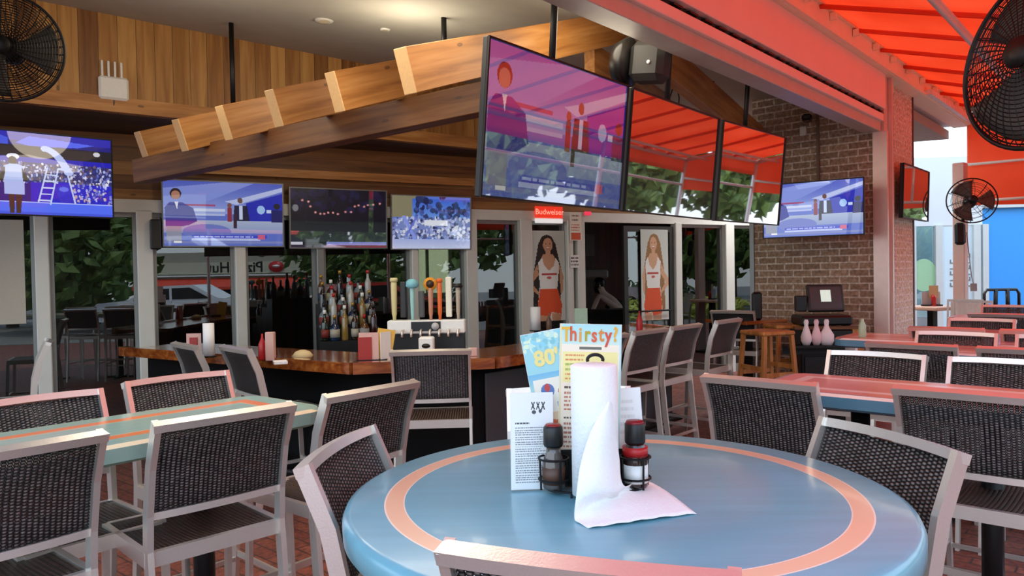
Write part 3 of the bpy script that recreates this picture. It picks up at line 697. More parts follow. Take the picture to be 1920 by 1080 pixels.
# ---- back bar bottle rack
rk=P(655,600,7.0)
root=thing('bottle_rack','dark stepped shelf unit full of liquor bottles inside the bar','shelf',(rk.x,rk.y,0),.3)
for t_ in range(4): MB().box((0,.16*t_,.5+.055*t_),(.56,.16,1.0+.11*t_)).build('step',M_['black'],root)
bp_=[('glass_bottle',[(.033,0),(.036,.01),(.036,.16),(.03,.185),(.013,.215),(.012,.27),(.014,.272)]),('squat_bottle',[(.045,0),(.047,.01),(.047,.11),(.035,.14),(.014,.16),(.013,.22),(.015,.222)]),('tall_bottle',[(.03,0),(.032,.01),(.03,.2),(.018,.24),(.012,.25),(.011,.31),(.013,.312)])]
cols=['2a1a10','141e12','8f9694','5a3a1a','182a48','6f7c80','341410','8a7038','a9a8a2','101012']
bmats=[mat('bottle_glass_'+c,c,.12,coat=.5) for c in cols]; lm_=[mat('bottle_label_'+c,c,.6) for c in('a9a494','7a2a22','9a9468','22344e','8a8a88')]; cp_=[M_['black'],mat('gold_cap','b08a3a',.3,.6),M_['red'],M_['white']]
proto={}
names=['amber','dark green','clear','brown','blue','pale glass','dark red','golden','milky white','black']
Mr=Matrix.Translation((rk.x,rk.y,0))@Matrix.Rotation(.3,4,'Z')
def bottle(loc,ci,ki,label,grp,li=None,name=None):
    key=(ci,ki)
    nm,pr=bp_[ki]
    if key not in proto:
        lr=pr[2][0]+.0008; top=pr[-1][1]
        proto[key]=(MB().lathe(pr,14).mesh(nm,bmats[ci]),MB().lathe([(lr,.03),(lr,.105)],14).mesh('bottle_label',lm_[(ci+ki)%5]),MB().lathe([(.015,top-.02),(.016,top),(.015,top+.015)],10).mesh('bottle_cap',cp_[(ci*3+ki)%4]))
    o=bpy.data.objects.new('liquor_bottle',proto[key][0]); COL.objects.link(o); o.location=loc; tag(o,label,'bottle',grp)
    for k_,nm2 in((1,'bottle_label'),(2,'bottle_cap')):
        c=bpy.data.objects.new(nm2,proto[key][k_]); COL.objects.link(c); c.parent=o
tiers=['front','second','third','top rear']
for t_ in range(4):
    for i in range(6):
        ci=(i*3+t_*4+1)%10; ki=(i+t_)%3
        l=Mr@Vector((-.225+i*.09+RNG.rand()*.006,.16*t_+RNG.rand()*.02-.01,1.0+.11*t_))
        bottle(l,ci,ki,names[ci]+' bottle among the crowded bottles on the stepped back bar shelf','bottles on the stepped back bar shelf')
# ---- condiment sets on the bar
def boxmenu(root,w,h,m,x,y,rz=0,tilt=0): return MB().box((0,0,h/2),(w,.004,h)).build('menu_card',m,root,M=TR(x,y,0)@Matrix.Rotation(rz,4,'Z')@Matrix.Rotation(tilt,4,'Y'))
pk=mat('pink_card','d2a79c',.6); yc=mat('yellow_card','e6bf5c',.6); rc=mat('red_card','9c2620',.5)
def redbottle(x,y,root,nm='sauce_bottle',m=None,sc=1):
    o=MB().lathe([(.026,0),(.028,.01),(.027,.11),(.014,.14),(.008,.155),(.006,.185)],14,M=Matrix.Scale(sc,4)).build(nm,m or M_['red'],loc=(x,y,BZ)); return o
def papertowel(x,y,h=.28,r=.055,z=BZ,label='',group=None):
    o=thing('paper_towel_holder',label,'paper towels',(x,y,z),0,group)
    MB().lathe([(.02,.01),(r,.012),(r,h),(.02,h+.001)],20).build('paper_roll',M_['paper'],o)
    MB().lathe([(r+.01,0),(r+.012,.008)],20).build('holder_base',M_['blackm'],o); MB().tube([(0,0,h),(0,0,h+.03)],.005,8).build('holder_rod',M_['blackm'],o); return o
q=P(697,640,4.98); r_=thing('bar_menu_holder','menu holder with red drink card on the bar, left of the taps','menu holder',(q.x,q.y,BZ),.1)
boxmenu(r_,.13,.2,pk,-.02,0); boxmenu(r_,.09,.17,rc,-.045,-.008); boxmenu(r_,.13,.22,yc,.06,.04,.5,.2); boxmenu(r_,.1,.2,M_['white'],.09,.02,.9); MB().box((0,.01,.01),(.2,.07,.02)).build('holder_base',M_['blackm'],r_)
q=P(368,620,5.6); r_=thing('bar_menu_holder','pink card menu holder with red picture near the left end of the bar','menu holder',(q.x,q.y,BZ),0,None)
boxmenu(r_,.11,.17,pk,-.02,0); boxmenu(r_,.06,.14,rc,-.02,-.006); MB().box((0,.01,.01),(.12,.06,.02)).build('holder_base',M_['blackm'],r_)
papertowel(P(378,620,5.45).x+.03,5.5,.25,.04,label='thin paper towel roll beside the pink card holder on the left of the bar')
o=redbottle(P(487,640,5.2).x,5.25,None); tag(o,'red sauce bottle on the bar next to a tall pink carton','bottle')
q=P(507,640,5.2); tag(MB().box((0,0,.1),(.06,.05,.2),bev=.004).build('drink_carton',pk,loc=(q.x,q.y,BZ)),'tall pinkish carton on the bar, right of the red sauce bottle','carton')
q=P(567,650,5.3); tag(MB().lathe([(.06,0),(.075,.02),(.05,.05),(.02,.06)],16).build('straw_hat_bowl',mat('straw','cdb98a',.8),loc=(q.x,q.y,BZ)),'small straw coloured dome lying on the bar','bowl')
q=P(525,665,4.98); tag(MB().box((0,0,.012),(.09,.08,.024),bev=.004).build('napkin_stack',M_['paper'],loc=(q.x,q.y,BZ),rz=.4),'small stack of white napkins on the bar edge, left of the corner','napkins')
q=P(888,655,5.25); tag(MB().box((0,0,.03),(.05,.03,.06),bev=.004).build('table_card',pk,loc=(q.x,q.y,BZ)),'small pale card on the bar just right of the taps','card')
papertowel(P(1004,600,7.4).x,7.4,.24,.05,label='white paper towel roll on the bar in front of the left poster')
q=P(1090,600,6.9); r_=thing('bar_menu_holder','menu holder with green topped card standing behind the yellow menu on the bar','menu holder',(q.x,q.y,BZ),0)
boxmenu(r_,.12,.24,mat('green_card','a9c8b4',.6),-.0,.03); boxmenu(r_,.2,.1,M_['white'],-.02,-.02); boxmenu(r_,.08,.06,rc,.05,-.03); MB().box((0,.0,.01),(.2,.1,.02)).build('holder_base',M_['blackm'],r_)
o=redbottle(P(1199,600,7.0).x,7.0,None,sc=1.1); tag(o,'red ketchup bottle on the bar below the open glass door','bottle')
o=redbottle(P(1029,590,7.3).x,7.3,None,m=mat('amber_sauce','6a4a34',.3)); tag(o,'dark sauce bottle beside the paper towel roll under the left poster','bottle')
# ---- caddy on the round table
tz=1.07
q=P(1110,900,1.9)
def onT(px,py): g=G(px,py,tz); return g
c0=onT(1120,935)
root=thing('condiment_caddy','black wire caddy in the middle of the round blue table','caddy',(c0.x,c0.y,tz))
MB().tube([(.115*math.cos(2*PI*k/24),.047+.045*math.sin(2*PI*k/24),.012) for k in range(24)],.003,6,closed=True).build('wire_base',M_['blackm'],root)
for sx in(-1,1):
    for z in(.035,.085):
        MB().tube([(sx*.098+.036*math.cos(2*PI*k/16),.05+.036*math.sin(2*PI*k/16),z) for k in range(16)],.0028,6,closed=True).build('bottle_ring',M_['blackm'],root)
    for a in range(4): MB().tube([(sx*.098+.036*math.cos(a*PI/2+.4),.05+.036*math.sin(a*PI/2+.4),.085),(sx*.098+.034*math.cos(a*PI/2+.4),.05+.034*math.sin(a*PI/2+.4),.012)],.0025,6).build('upright_wire',M_['blackm'],root)
MB().box((-.0,.088,.05),(.2,.003,.09)).box((-.0,.116,.05),(.2,.003,.09)).box((-.0,.102,.006),(.2,.03,.003)).build('menu_slot',M_['blackm'],root)
for dx in(-.06,.06): MB().tube([(dx,.012,.012),(dx,.005,0)],.003,6).build('foot',M_['blackm'],root)
hook=[(0,0,.01),(0,0,.315)]; MB().tube([(0,0,.012),(0,.09,.012)],.003,6).tube(hook,.004,8).build('centre_rod',M_['blackm'],root)
MB().tube([(.018*math.cos(a),0,.325+.012*math.sin(a)) for a in [k*PI/10 for k in range(-1,12)]],.004,8).build('carry_loop',M_['blackm'],root)
# sauce bottles
for sx,l,cap in((-1,'dark sauce bottle with a black and red cap, left side of the caddy','l'),(1,'sauce bottle with white label and black cap, right side of the caddy','r')):
    x=c0.x+sx*.098; y=c0.y+.05
    if sx==1:
        o=MB().lathe([(.028,0),(.03,.006),(.03,.085),(.022,.1),(.02,.105)],18).build('sauce_bottle',mat('sauce_dark','2c1712',.2,coat=.5),loc=(x,y,tz+.0135)); 
        MB().lathe([(.0306,.012),(.0306,.055)],18).build('white_label',M_['white'],o); MB().lathe([(.0306,.075),(.0309,.096)],18).build('red_label',M_['red'],o)
        MB().lathe([(.024,.105),(.025,.11),(.0245,.15),(.021,.155)],18).build('bottle_cap',M_['black'],o); MB().lathe([(.024,.1505),(.02,.158),(.001,.159)],18).build('cap_top',mat('dark_red','7c1420',.35),o)
    else:
        o=MB().lathe([(.026,0),(.028,.006),(.028,.06),(.018,.085),(.017,.1)],18).build('sauce_bottle',mat('sauce_clear','59504a',.15,coat=.6),loc=(x,y,tz+.0135))
        MB().lathe([(.0286,.012),(.0286,.052)],18).build('printed_label',mat('label_brown','55382a',.5),o)
        MB().lathe([(.022,.1),(.024,.105),(.0235,.145),(.02,.15)],18).build('bottle_cap',M_['black'],o); MB().lathe([(.022,.146),(.018,.153),(.001,.154)],18).build('cap_top',mat('dark_red2','8c1c1c',.35),o)
    tag(o,l,'bottle')
# paper roll with the loose sheet
rp=(c0.x-.005,c0.y-.012)
root=thing('paper_towel_roll','tall white paper towel roll on the caddy with a sheet trailing onto the blue table','paper towels',(rp[0],rp[1],tz+.0155))
MB().lathe([(.008,.0),(.054,.001),(.054,.298),(.05,.3),(.01,.3)],40).build('paper_roll',M_['paper'],root)
def sheet():
    up_=lambda px,py,l=.0: (G(px,py,tz+.002)+Vector((0,0,l)))
    ctl=[[P(1139,757,1.675),P(1143,753,1.672),P(1147,757,1.68),P(1150,764,1.69)],
         [P(1112,800,1.662),P(1128,799,1.655),P(1144,799,1.665),P(1155,800,1.69)],
         [P(1091,860,1.64),P(1115,860,1.632),P(1141,860,1.65),P(1161,860,1.695)],
         [P(1081,925,1.60),P(1112,922,1.60),P(1146,918,1.63),P(1170,910,1.69)],
         [up_(1078,976),up_(1116,958,.012),up_(1168,938,.012),up_(1216,905,.004)],
         [up_(1104,990),up_(1168,984,.004),up_(1236,974,.004),up_(1306,963)]]
    def cr(p,t):
        n=len(p)-1; x=t*n; i=min(int(x),n-1); f=x-i; a=p[max(i-1,0)];b=p[i];c=p[i+1];d=p[min(i+2,n)]
        return .5*((2*b)+(c-a)*f+(2*a-5*b+4*c-d)*f*f+(3*b-a-3*c+d)*f**3)
    o=Vector((rp[0],rp[1],tz+.0155)); vs=[]; nu,nv=18,34
    for j in range(nv+1):
        row_=[cr([ctl[k][q] for k in range(6)],j/nv) for q in range(4)]
        for i in range(nu+1):
            p=cr(row_,i/nu); p.z=max(p.z,tz+.0015)+.0012*math.sin(i*1.7+j*.9)*(.5 if j<20 else 1)
            vs.append(p-o)
    fs=[[j*(nu+1)+i,j*(nu+1)+i+1,(j+1)*(nu+1)+i+1,(j+1)*(nu+1)+i] for j in range(nv) for i in range(nu)]
    return MB().add(vs,fs,sm=True)
sh=sheet().build('loose_sheet',M_['paper'],root)
md=sh.modifiers.new('t','SOLIDIFY'); md.thickness=.001
# ================================================================== menus on the round table
pm=attrmat('printed_picture',rough=.35); edge_w=M_['paper']
def card(name,cv,w,h,label,cat,M,lab_edge=None,group=None):
    o=MB().box((0,.0015,0),(w,.002,h)).build(name,lab_edge or edge_w,M=M); tag(o,label,cat,group)
    picture('printed_front',cv.a,w-.002,h-.002,pm,o,y=-.0002); return o
def face(cx,cy,cz,yaw,lean=0,roll=0): # card facing -y turned by yaw, leaning back, rotated in its plane
    return TR(cx,cy,cz)@Matrix.Rotation(yaw,4,'Z')@Matrix.Rotation(-lean,4,'X')@Matrix.Rotation(roll,4,'Y')
def atpx(px,py,D): p=P(px,py,D); return p
# yellow menu "Thirsty?"
Dm=1.72
def cvmenu():
    c=Cv(110,260,'f4e6cf'); c.vgrad(0,0,1,.14,'a9dce0','cfe4d8'); c.rect(0,0,.03,1,'e9dca8').rect(.97,0,1,1,'bfe0dc')
    c.rect(.32,.155,.68,.175,'6d6a60').rect(.05,.19,.95,.40,'f2e49c').textlines(.09,.2,.5,.26,2,'d77a4a').textlines(.09,.26,.9,.33,2,'9cae4e').textlines(.09,.33,.6,.39,2,'d98a4a')
    c.textlines(.08,.42,.3,.45,1,'3a2a24').textlines(.08,.46,.9,.6,5,'b5604a').rect(.08,.61,.9,.612,'c08868').textlines(.08,.63,.35,.66,1,'3a2a24').textlines(.08,.67,.9,.95,9,'a85a48'); return c
P1=atpx(1102,726,Dm); w1,h1=.158,.30
M1=face(P1.x,c0.y+.084,tz+.012+.155,-.06,.10,.035)
o=card('drinks_menu',cvmenu(),.152,.36,'tall yellow drinks menu with rainbow heading Thirsty?, standing behind the paper towel roll','menu',face(c0.x-.004,c0.y+.100,tz+.185+.036,-.04,.03,.035))
colsT=['e8b23a','d9603a','e89a3a','b8a02a','d9603a','d88a3a','d2503a','e8a93a']
for i,ch in enumerate('Thirsty?'):
    text('heading_letter',ch,.050,mat('ink_%d'%i,colsT[i],.5),o,M=TR(-.060+.0172*i,-.0012,.153+.001*((i%2)*2-1)),ext=.0004,bold=.0012,sx=.75)
def cvblue():
    c=Cv(90,240,'9fd2d6'); c.speck(0,0,1,.16,['7fc0c8','c8e6d8','8ccfe0','e6efc8'],60,.018); c.vgrad(0,.3,1,.42,'78b8d8','a9d6d0')
    c.rect(.08,.34,1,1,'f0ead8').ell(.35,.43,.14,.05,'5a78b0').ell(.7,.45,.14,.04,'d8574a').ell(.35,.41,.06,.03,'c24a4a').rect(.2,.52,.35,.56,'8ea6b8').rect(.5,.52,.68,.56,'9cb0c0')
    c.ell(.45,.66,.2,.055,'d8704a').ell(.45,.62,.14,.03,'e8cba8').ell(.42,.76,.22,.05,'ead486').ell(.6,.85,.16,.04,'b8403a').textlines(.1,.9,.9,.97,3,'8a6a60'); return c
o=card('food_menu',cvblue(),.12,.34,"tilted blue menu headed 80's leaning out on the left of the caddy",'menu',face(c0.x-.085,c0.y+.107,tz+.178+.040,.02,.03,-.17))
text('heading_letter',"80's",.052,mat('ink_80','f0dc8a',.5),o,M=TR(.004,-.0012,.103),ext=.0004,bold=.002)
def cvwhite():
    c=Cv(80,180,'f3f3f1'); 
    for a in(.5,.62,.74): c.line(a,.1,a+.06,.17,.006,'3a3a3a').line(a+.06,.1,a-.01,.17,.006,'3a3a3a')
    c.ell(.55,.2,.05,.02,'55555a').ell(.7,.19,.04,.02,'55555a').textlines(.1,.3,.45,.33,1,'3a3a3a').textlines(.1,.35,.92,.94,24,'6a6a6c',.7); return c
card('white_menu',cvwhite(),.105,.235,'white laminated sheet of small print standing on the left of the caddy','menu',face(c0.x-.148,c0.y+.075,tz+.121,.1,.03,.01))
c_=Cv(60,140,'f6f6f3'); c_.textlines(.15,.1,.85,.5,5,'d9d9d5',.7)
card('white_menu',c_,.07,.235,'blank looking white card standing behind the towel roll on its right','menu',face(c0.x+.093,c0.y+.108,tz+.123,-.15,.03,-.05))
# ================================================================== screens
scr=attrmat('lit_screen',emit=1.0,gloss=.02); scr2=attrmat('bright_reflecting_screen',emit=.85,gloss=.10); scr_off=attrmat('switched_off_screen',emit=.0,gloss=.42)
scr3=attrmat('dark_scene_screen',emit=.8,gloss=.26)
def cv_set():
    c=Cv(240,136,'5a6ec8'); c.vgrad(0,0,1,.5,'4a5cc0','93a4e0').poly([(0,.12),(.5,0),(.75,0),(.3,.35),(0,.5)],'7f90dc').poly([(.5,.3),(.62,.25),(1,.05),(1,.12),(.6,.35)],'b9c4ee')
    c.rect(.16,.35,.42,.38,'a04a78').rect(.1,.42,.5,.46,'c8d0f0').rect(.15,.5,.5,.53,'b4bde8').poly([(.68,.32),(1,.15),(1,.75),(.68,.75)],'1a28b0').ell(.81,.42,.035,.07,'9fc4f4').rect(.86,.42,.96,.47,'c8d8f8')
    c.vgrad(0,.6,1,.8,'a8b4d0','8a9ac8').ell(.35,.78,.2,.12,'6a78c4')
    # presenter left
    c.ell(.10,.2,.045,.085,'241a20').ell(.10,.22,.035,.065,'b07a66').poly([(.01,.42),(.05,.33),(.15,.33),(.24,.42),(.27,.62),(.2,.68),(.02,.75)],'1c2694').poly([(.09,.32),(.12,.32),(.11,.44)],'e8e8f4').rect(.02,.7,.14,.95,'8e92a8')
    # guests
    c.ell(.63,.28,.022,.045,'6a4a44').poly([(.58,.36),(.69,.36),(.71,.6),(.57,.6)],'14163c').rect(.62,.36,.65,.58,'c8d4f4').rect(.57,.5,.6,.72,'301c30').ell(.54,.36,.018,.04,'7a4a44').rect(.52,.4,.56,.62,'8a2a3a').ell(.95,.36,.03,.05,'1c1c2c').rect(.9,.42,1,.62,'161a60')
    c.rect(.22,.83,.86,.885,'3a46c4').rect(.22,.885,.8,.92,'b8c2f0').textlines(.24,.835,.8,.88,1,'c8d0ff').rect(0,.93,1,.96,'7a84c0').rect(.08,.93,.14,.955,'f0f0f0').rect(.78,.82,.84,.9,'d05a80'); return c
def cv_tennis():
    c=Cv(280,158,'0a0c78'); c.rect(0,0,1,.1,'0d10a8').poly([(0,.02),(.13,.08),(.13,.17),(0,.14)],'3a50d8').poly([(.19,.13),(.3,.04),(.85,.09),(.7,.14),(.3,.16)],'4a60ec').rect(0,.16,1,.34,'080818').rect(0,.3,1,.4,'0c10b0')
    c.rect(0,.36,1,.6,'1c2468').speck(0,.36,1,.62,['8a94d8','c8ccf0','4a3a50','6a74c8','e8e8f8','7a5a60','2c3490'],420,.016).rect(.3,.6,1,.86,'0f14c0').speck(.65,.6,1,.84,['8a94d8','c8ccf0','2c3490','d8b8a0'],90,.016)
    c.rect(0,.84,1,1,'4a68f0').rect(0,.84,1,.855,'a8b8f8').rect(0,.97,1,1,'3a50d8')
    for (x0,y0,x1,y1) in((.44,.42,.36,.84),(.53,.42,.46,.86),(.58,.3,.67,.84),(.53,.42,.6,.42)): c.line(x0,y0,x1,y1,.012,'b8c8f0')
    for k in range(5): c.line(.43-.018*k,.5+.08*k,.52-.016*k,.5+.08*k,.008,'c8d4f4')
    c.rect(.53,.58,.62,.76,'0f18c8').ell(.575,.67,.04,.03,'5a70e8')
    for k in range(14):
        a=k/13; c.ell(.42+.2*a,.18+.28*a*a,.03+.01*a,.035,'b0c0f0')
    c.ell(.87,.2,.03,.03,'c8c8d0')
    # player in white
    c.ell(.165,.3,.05,.035,'e8ecf8').ell(.16,.35,.035,.05,'2a1c1c').poly([(.09,.42),(.14,.39),(.2,.39),(.25,.42),(.24,.58),(.1,.58)],'b8c8f4').rect(.09,.55,.25,.76,'a8b8ec').poly([(.23,.42),(.29,.58),(.24,.6)],'241818').poly([(.1,.42),(.04,.58),(.08,.62),(.1,.5)],'241818').poly([(.12,.76),(.17,.76),(.165,.99),(.13,.99)],'38221c').poly([(.18,.76),(.23,.76),(.215,.99),(.18,.99)],'38221c'); return c
def cv_night():
    c=Cv(220,124,'0c0c20'); c.speck(0,.0,1,.35,['14143a','101028','1e1e4a'],60,.06)
    for x,y in((.12,.2),(.18,.22),(.2,.3),(.25,.4),(.3,.42),(.34,.42),(.38,.4),(.43,.4),(.48,.42),(.56,.38),(.62,.38),(.66,.28),(.7,.26),(.76,.28),(.8,.25),(.86,.24),(.93,.22)): c.ell(x,y,.014,.02,'c8787c').ell(x,y,.006,.01,'ffd8c8')
    c.ell(.05,.33,.03,.06,'8a8a90').vgrad(0,.55,1,.9,'1a2428','2a3440').rect(0,.9,.12,.95,'e8e8f4').rect(.36,.9,1,.96,'8a98e8').rect(0,.96,1,1,'3a2a44'); return c
def cv_court():
    c=Cv(180,104,'5a7ad8'); c.rect(0,0,.3,.4,'8a8468').vgrad(.25,.05,1,.4,'3a66d8','6a9ae8').speck(.3,0,1,.4,['28386a','1a2450','4a5aa8'],60,.05).rect(0,.42,1,.8,'7a8ac8').speck(0,.4,1,.85,['c8d0f8','2a3060','9aa8e0','e8ecf8','4a5080'],260,.03).rect(.4,.45,.7,.56,'e8ecf8').vgrad(0,.82,1,1,'a8b4e8','c8d0f0')
    c.line(.15,.4,.28,.8,.03,'8a9cf0').line(.3,.4,.18,.75,.02,'6a78d8'); return c
def screen(frm,u0,u1,z0,z1,cv,m,label,off=.12,tilt=0,frame='black',text_=None,bez=.012,name='television',bl=.0):
    w=u1-u0; h=z1-z0; M=frm.mat((u0+u1)/2,off,(z0+z1)/2)@Matrix.Rotation(-tilt,4,'X')
    M=frm.mat((u0+u1)/2,off,(z0+z1)/2)@Matrix.Rotation(tilt,4,'X')
    r=thing(name,label,'television',M=M)
    fr=MB().box((0,.02,0),(w,.035,h),bev=.004)
    fr.box((0,.045,-.05*h),(w*.6,.035,h*.6),bev=.01); fr.build('housing',M_[frame],r)
    b=MB()
    for e in(-1,1): b.box((e*(w/2-bez/2),-.002,0),(bez,.012,h)); b.box((0,-.002,e*(h/2-bez/2)),(w-2*bez,.012,bez))
    b.build('bezel',M_[frame if frame!='black' else 'blackm'],r)
    picture('screen',cv.a,w-2*bez,h-2*bez,m,r,y=.0005)
    MB().box((0,.09+bl/2,0),(.12,.04+bl,.2 if bl<.1 else .06)).build('wall_bracket',M_['blackm'],r)
    return r
def uzb(frm,pts,off): return [frm.uz(px,py,off) for px,py in pts]
# left tennis screen
FT=Frame((-4.2,5.9),(.86,.51))
pA=P(212,340,6.75); FT=Frame((pA.x,pA.y),(.73,.68))
(ua,za),(ub,zb_)=FT.uz(212,262),FT.uz(212,410)
hh=za-zb_; cT=cv_tennis(); cT.a=np.concatenate([cT.a[:,:110][:,::-1],cT.a],1)[:, :390]; screen(FT,-hh*1.78,0,zb_,za,cT,scr,'television showing a tennis player in white and the umpire chair, at the left edge',0,.0,bl=.75)
# three under the trim
tvs=[((302,341),(533,462),cv_set(),'television with a presenter in blue, left of three above the bar'),((541,348),(727,464),cv_night(),'television with a dark night scene of red lights, middle of the three above the bar'),((732,362),(884,466),cv_court(),'television showing a sunny blue court crowd, right of the three above the bar')]
for (a,b,cv,lab) in tvs:
    u0_,z1a=WB.uz(a[0],a[1],.12); u1_,_=WB.uz(b[0],b[1],.12); um=(u0_+u1_)/2
    pxm=(a[0]+b[0])/2; z1_=WB.uz(pxm,{302:337,541:351,732:364}[a[0]]+3,.12)[1]; z0_=WB.uz(pxm,{302:463,541:466,732:468}[a[0]],.12)[1]
    screen(WB,u0_,u1_,z0_,z1_,cv,scr3 if 'dark night' in lab else scr2,lab,.12,.045,frame='white_fr' if 0 else 'alu_d')
ux0,zt=WB.uz(365,322,.1); ux1,_=WB.uz(888,360,.1)
struct(MB().box(((ux0+ux1)/2,-.1,2.72+.02),(ux1-ux0,.06,.09)),'trim_60',M_['beam'],WB.mat())
K9=.94; TV=Frame((TV.o.x*K9,TV.o.y*K9),(TV.u.x,TV.u.y)); _u=TV.uz(1348,300)[0]; _p=TV.w(_u,0,0); TV3=Frame((_p.x,_p.y),(.69,.724))
tvb=[((908,75),(1170,398),'big hanging television with a purple picture of two presenters, nearest of three'),((1177,0),(1341,0),'big hanging television, switched off and mirroring the red awning, middle of three'),((1348,0),(1466,0),'big hanging television mirroring awning and street, farthest of three')]
for i,(a,b,lab) in enumerate(tvb):
    fr_=TV if i<2 else TV3; u0_=fr_.uz(a[0],250)[0]; u1_=fr_.uz(b[0],290)[0]
    cv=cv_set() if i==0 else Cv(8,8,'0a0a0c')
    r=screen(fr_,u0_,u1_,H+.4*K9,H+1.225*K9,cv,[attrmat('purple_lit_screen',emit=.55,gloss=.33),attrmat('dark_screen_a',gloss=.5),attrmat('dark_screen_b',gloss=.7)][i],lab,0,.10,bez=.010)
    um=(u0_+u1_)/2
    MB().tube([(0,.1,.2),(0,.12,1.1)],.02,8).build('ceiling_pole',M_['blackm'],r)
# brick wall screen
FB=Frame((0,1),(1,0)); pB=P(1430,400,8.05); FB=Frame((pB.x,pB.y),(.80,-.60))
u1_=FB.uz(1621,390)[0]
za=FB.uz(1621,331)[1]; zb_=FB.uz(1621,440)[1]
screen(FB,0,u1_,zb_,za,cv_set(),scr,'television showing the same presenters on the brown brick wall',0,0)
# side screen on the brick pier
FC=Frame((LI.w(0,.12,0).x,LI.w(0,.12,0).y),(LI.u.x,LI.u.y)); ua_=FC.uz(1693,360)[0]; u1_=FC.uz(1741,360)[0]
screen(FC,ua_,u1_,FC.uz(1693,408)[1],FC.uz(1693,305)[1],Cv(8,8,'141210'),attrmat('dark_screen_c',gloss=.5),'switched off television seen at a slant on the pale brick pier',0,.03)
# ================================================================== timber canopy
def beam(A,B,h,th,name,m,parent,ext=0):
    A=Vector(A);B=Vector(B); L=(B-A); M=Matrix.Identity(4); x=L.normalized(); y=Vector((0,0,1)).cross(x).normalized(); z=x.cross(y)
    for i in range(3): M[i][0]=x[i]; M[i][1]=y[i]; M[i][2]=z[i]
    M.translation=A
    return MB().box((L.length/2,0,0),(L.length,th,h),bev=.004).build(name,m,parent,M=M)
root=thing('timber_canopy','stepped pine rafter frame hanging above the bar','timber frame')
def at(px,py,D): return P(px,py,D)
# continuous lower dark beam with stepped pine boards laminated outside it
beam(P(262,323,6.45),P(1000,166,4.85),.20,.14,'lower_beam',M_['beamd'],root)
RU=Vector((1.22,1.72,.735)).normalized(); cut=mat('sawn_wood_end','dcb47c',.6,bscale=60,var=.12)
def rafter(px,py0,py1,nxt,th=.09,hh=.25,L=None):
    D=hh*F/(py1-py0); A=P(px,(py0+py1)/2,D)
    if L is None:
        L=.3
        while True:
            q=A+RU*L; k=(q-CAM); X=960+F*k.dot(rt)/k.dot(fwd)
            if X>nxt+34 or L>4: break
            L+=.02
    A2=A+Vector((RU.y,-RU.x,0)).normalized()*0
    beam(A2,A2+RU*L,hh,th,'rafter_board',M_['beam'],root)
    beam(A2-RU*.004,A2+RU*.004,hh,th+.004,'sawn_end',cut,root)
for a_ in((266,247,302,333),(338,224,284,414),(420,199,263,508),(514,169,238,621),(628,136,210,753)): rafter(*a_)
rafter(760,91,176,0,L=2.75)
beam(P(1224,96,5.6),P(1425,262,8.7),.27,.10,'rafter_board',M_['beam'],root)
beam(P(1105,112,6.0),P(1240,198,7.6),.26,.09,'rafter_board',M_['beam'],root)
for (px,D,y1) in((437,6.6,190),(833,6.0,85),(1337,7.8,150),(1269,6.2,118)):
    b=P(px,y1,D); MB().tube([b-Vector((0,0,.05)),(b.x,b.y,ceil_z(b.x,b.y)+.02)],.022 if px<1200 else .014,8).build('hanger_rod',M_['blackm'],root)
# ================================================================== things on ceiling and walls
q=P(1206,118,5.0); root=thing('loudspeaker','round fronted grey and black loudspeaker hanging under the beams','speaker',M=TR(q.x,q.y,q.z)@Matrix.Rotation(-.55,4,'Z')@Matrix.Rotation(.12,4,'Y'))
MB().lathe([(.16,0),(.165,.02),(.13,.1),(.07,.12)],28,M=TR(-.08,-.02,0)@Matrix.Rotation(-PI/2,4,'Y')@Matrix.Rotation(0,4,'Z')).build('round_horn',M_['black'],root)
MB().box((.05,0,0),(.24,.2,.26),bev=.04).build('cabinet',mat('speaker_grey','2c2c2b',.6),root)
MB().lathe([(.012,0),(.012,.01)],12,M=TR(.08,-.1,-.02)@Matrix.Rotation(PI/2,4,'X')).build('logo_dot',M_['white'],root)
MB().tube([(.05,0,.13),(.05,0,.3)],.012,8).build('bracket',M_['blackm'],root)
cb1=P(1262,150,6.4); tag(MB().tube([(cb1.x+.02,cb1.y,cb1.z),(cb1.x-.03,cb1.y,cb1.z-.15),(cb1.x-.04,cb1.y,cb1.z-.4)],.006,6).tube([(cb1.x+.02,cb1.y,cb1.z),(cb1.x+.05,cb1.y,cb1.z-.15),(cb1.x+.03,cb1.y,cb1.z-.42)],.006,6).build('hanging_cable',M_['black']),'thin black cables dangling beside the round loudspeaker','cable')
u_,z_=WP.uz(213,166,.03); root=thing('wifi_router','white access point with four aerials on the pine plank wall','router',M=WP.mat(u_,.03,z_))
MB().box((0,0,0),(.235,.05,.2),bev=.018).build('case',M_['white'],root)
for i in range(4): MB().box((-.085+.05*i,.0,.16),(.018,.012,.15),bev=.005).build('aerial',M_['white'],root)
MB().tube([(0,.0,-.1),(.0,.0,-.13),(-.01,.02,-.2)],.005,6).build('cable',M_['black'],root)
u_,z_=WB.uz(291,440,.1); tag(MB().box((0,0,0),(.1,.08,.3),bev=.01).build('wall_speaker',M_['black'],M=WB.mat(u_,.14,z_)),'slim black speaker box between the tennis television and the bar televisions','speaker')
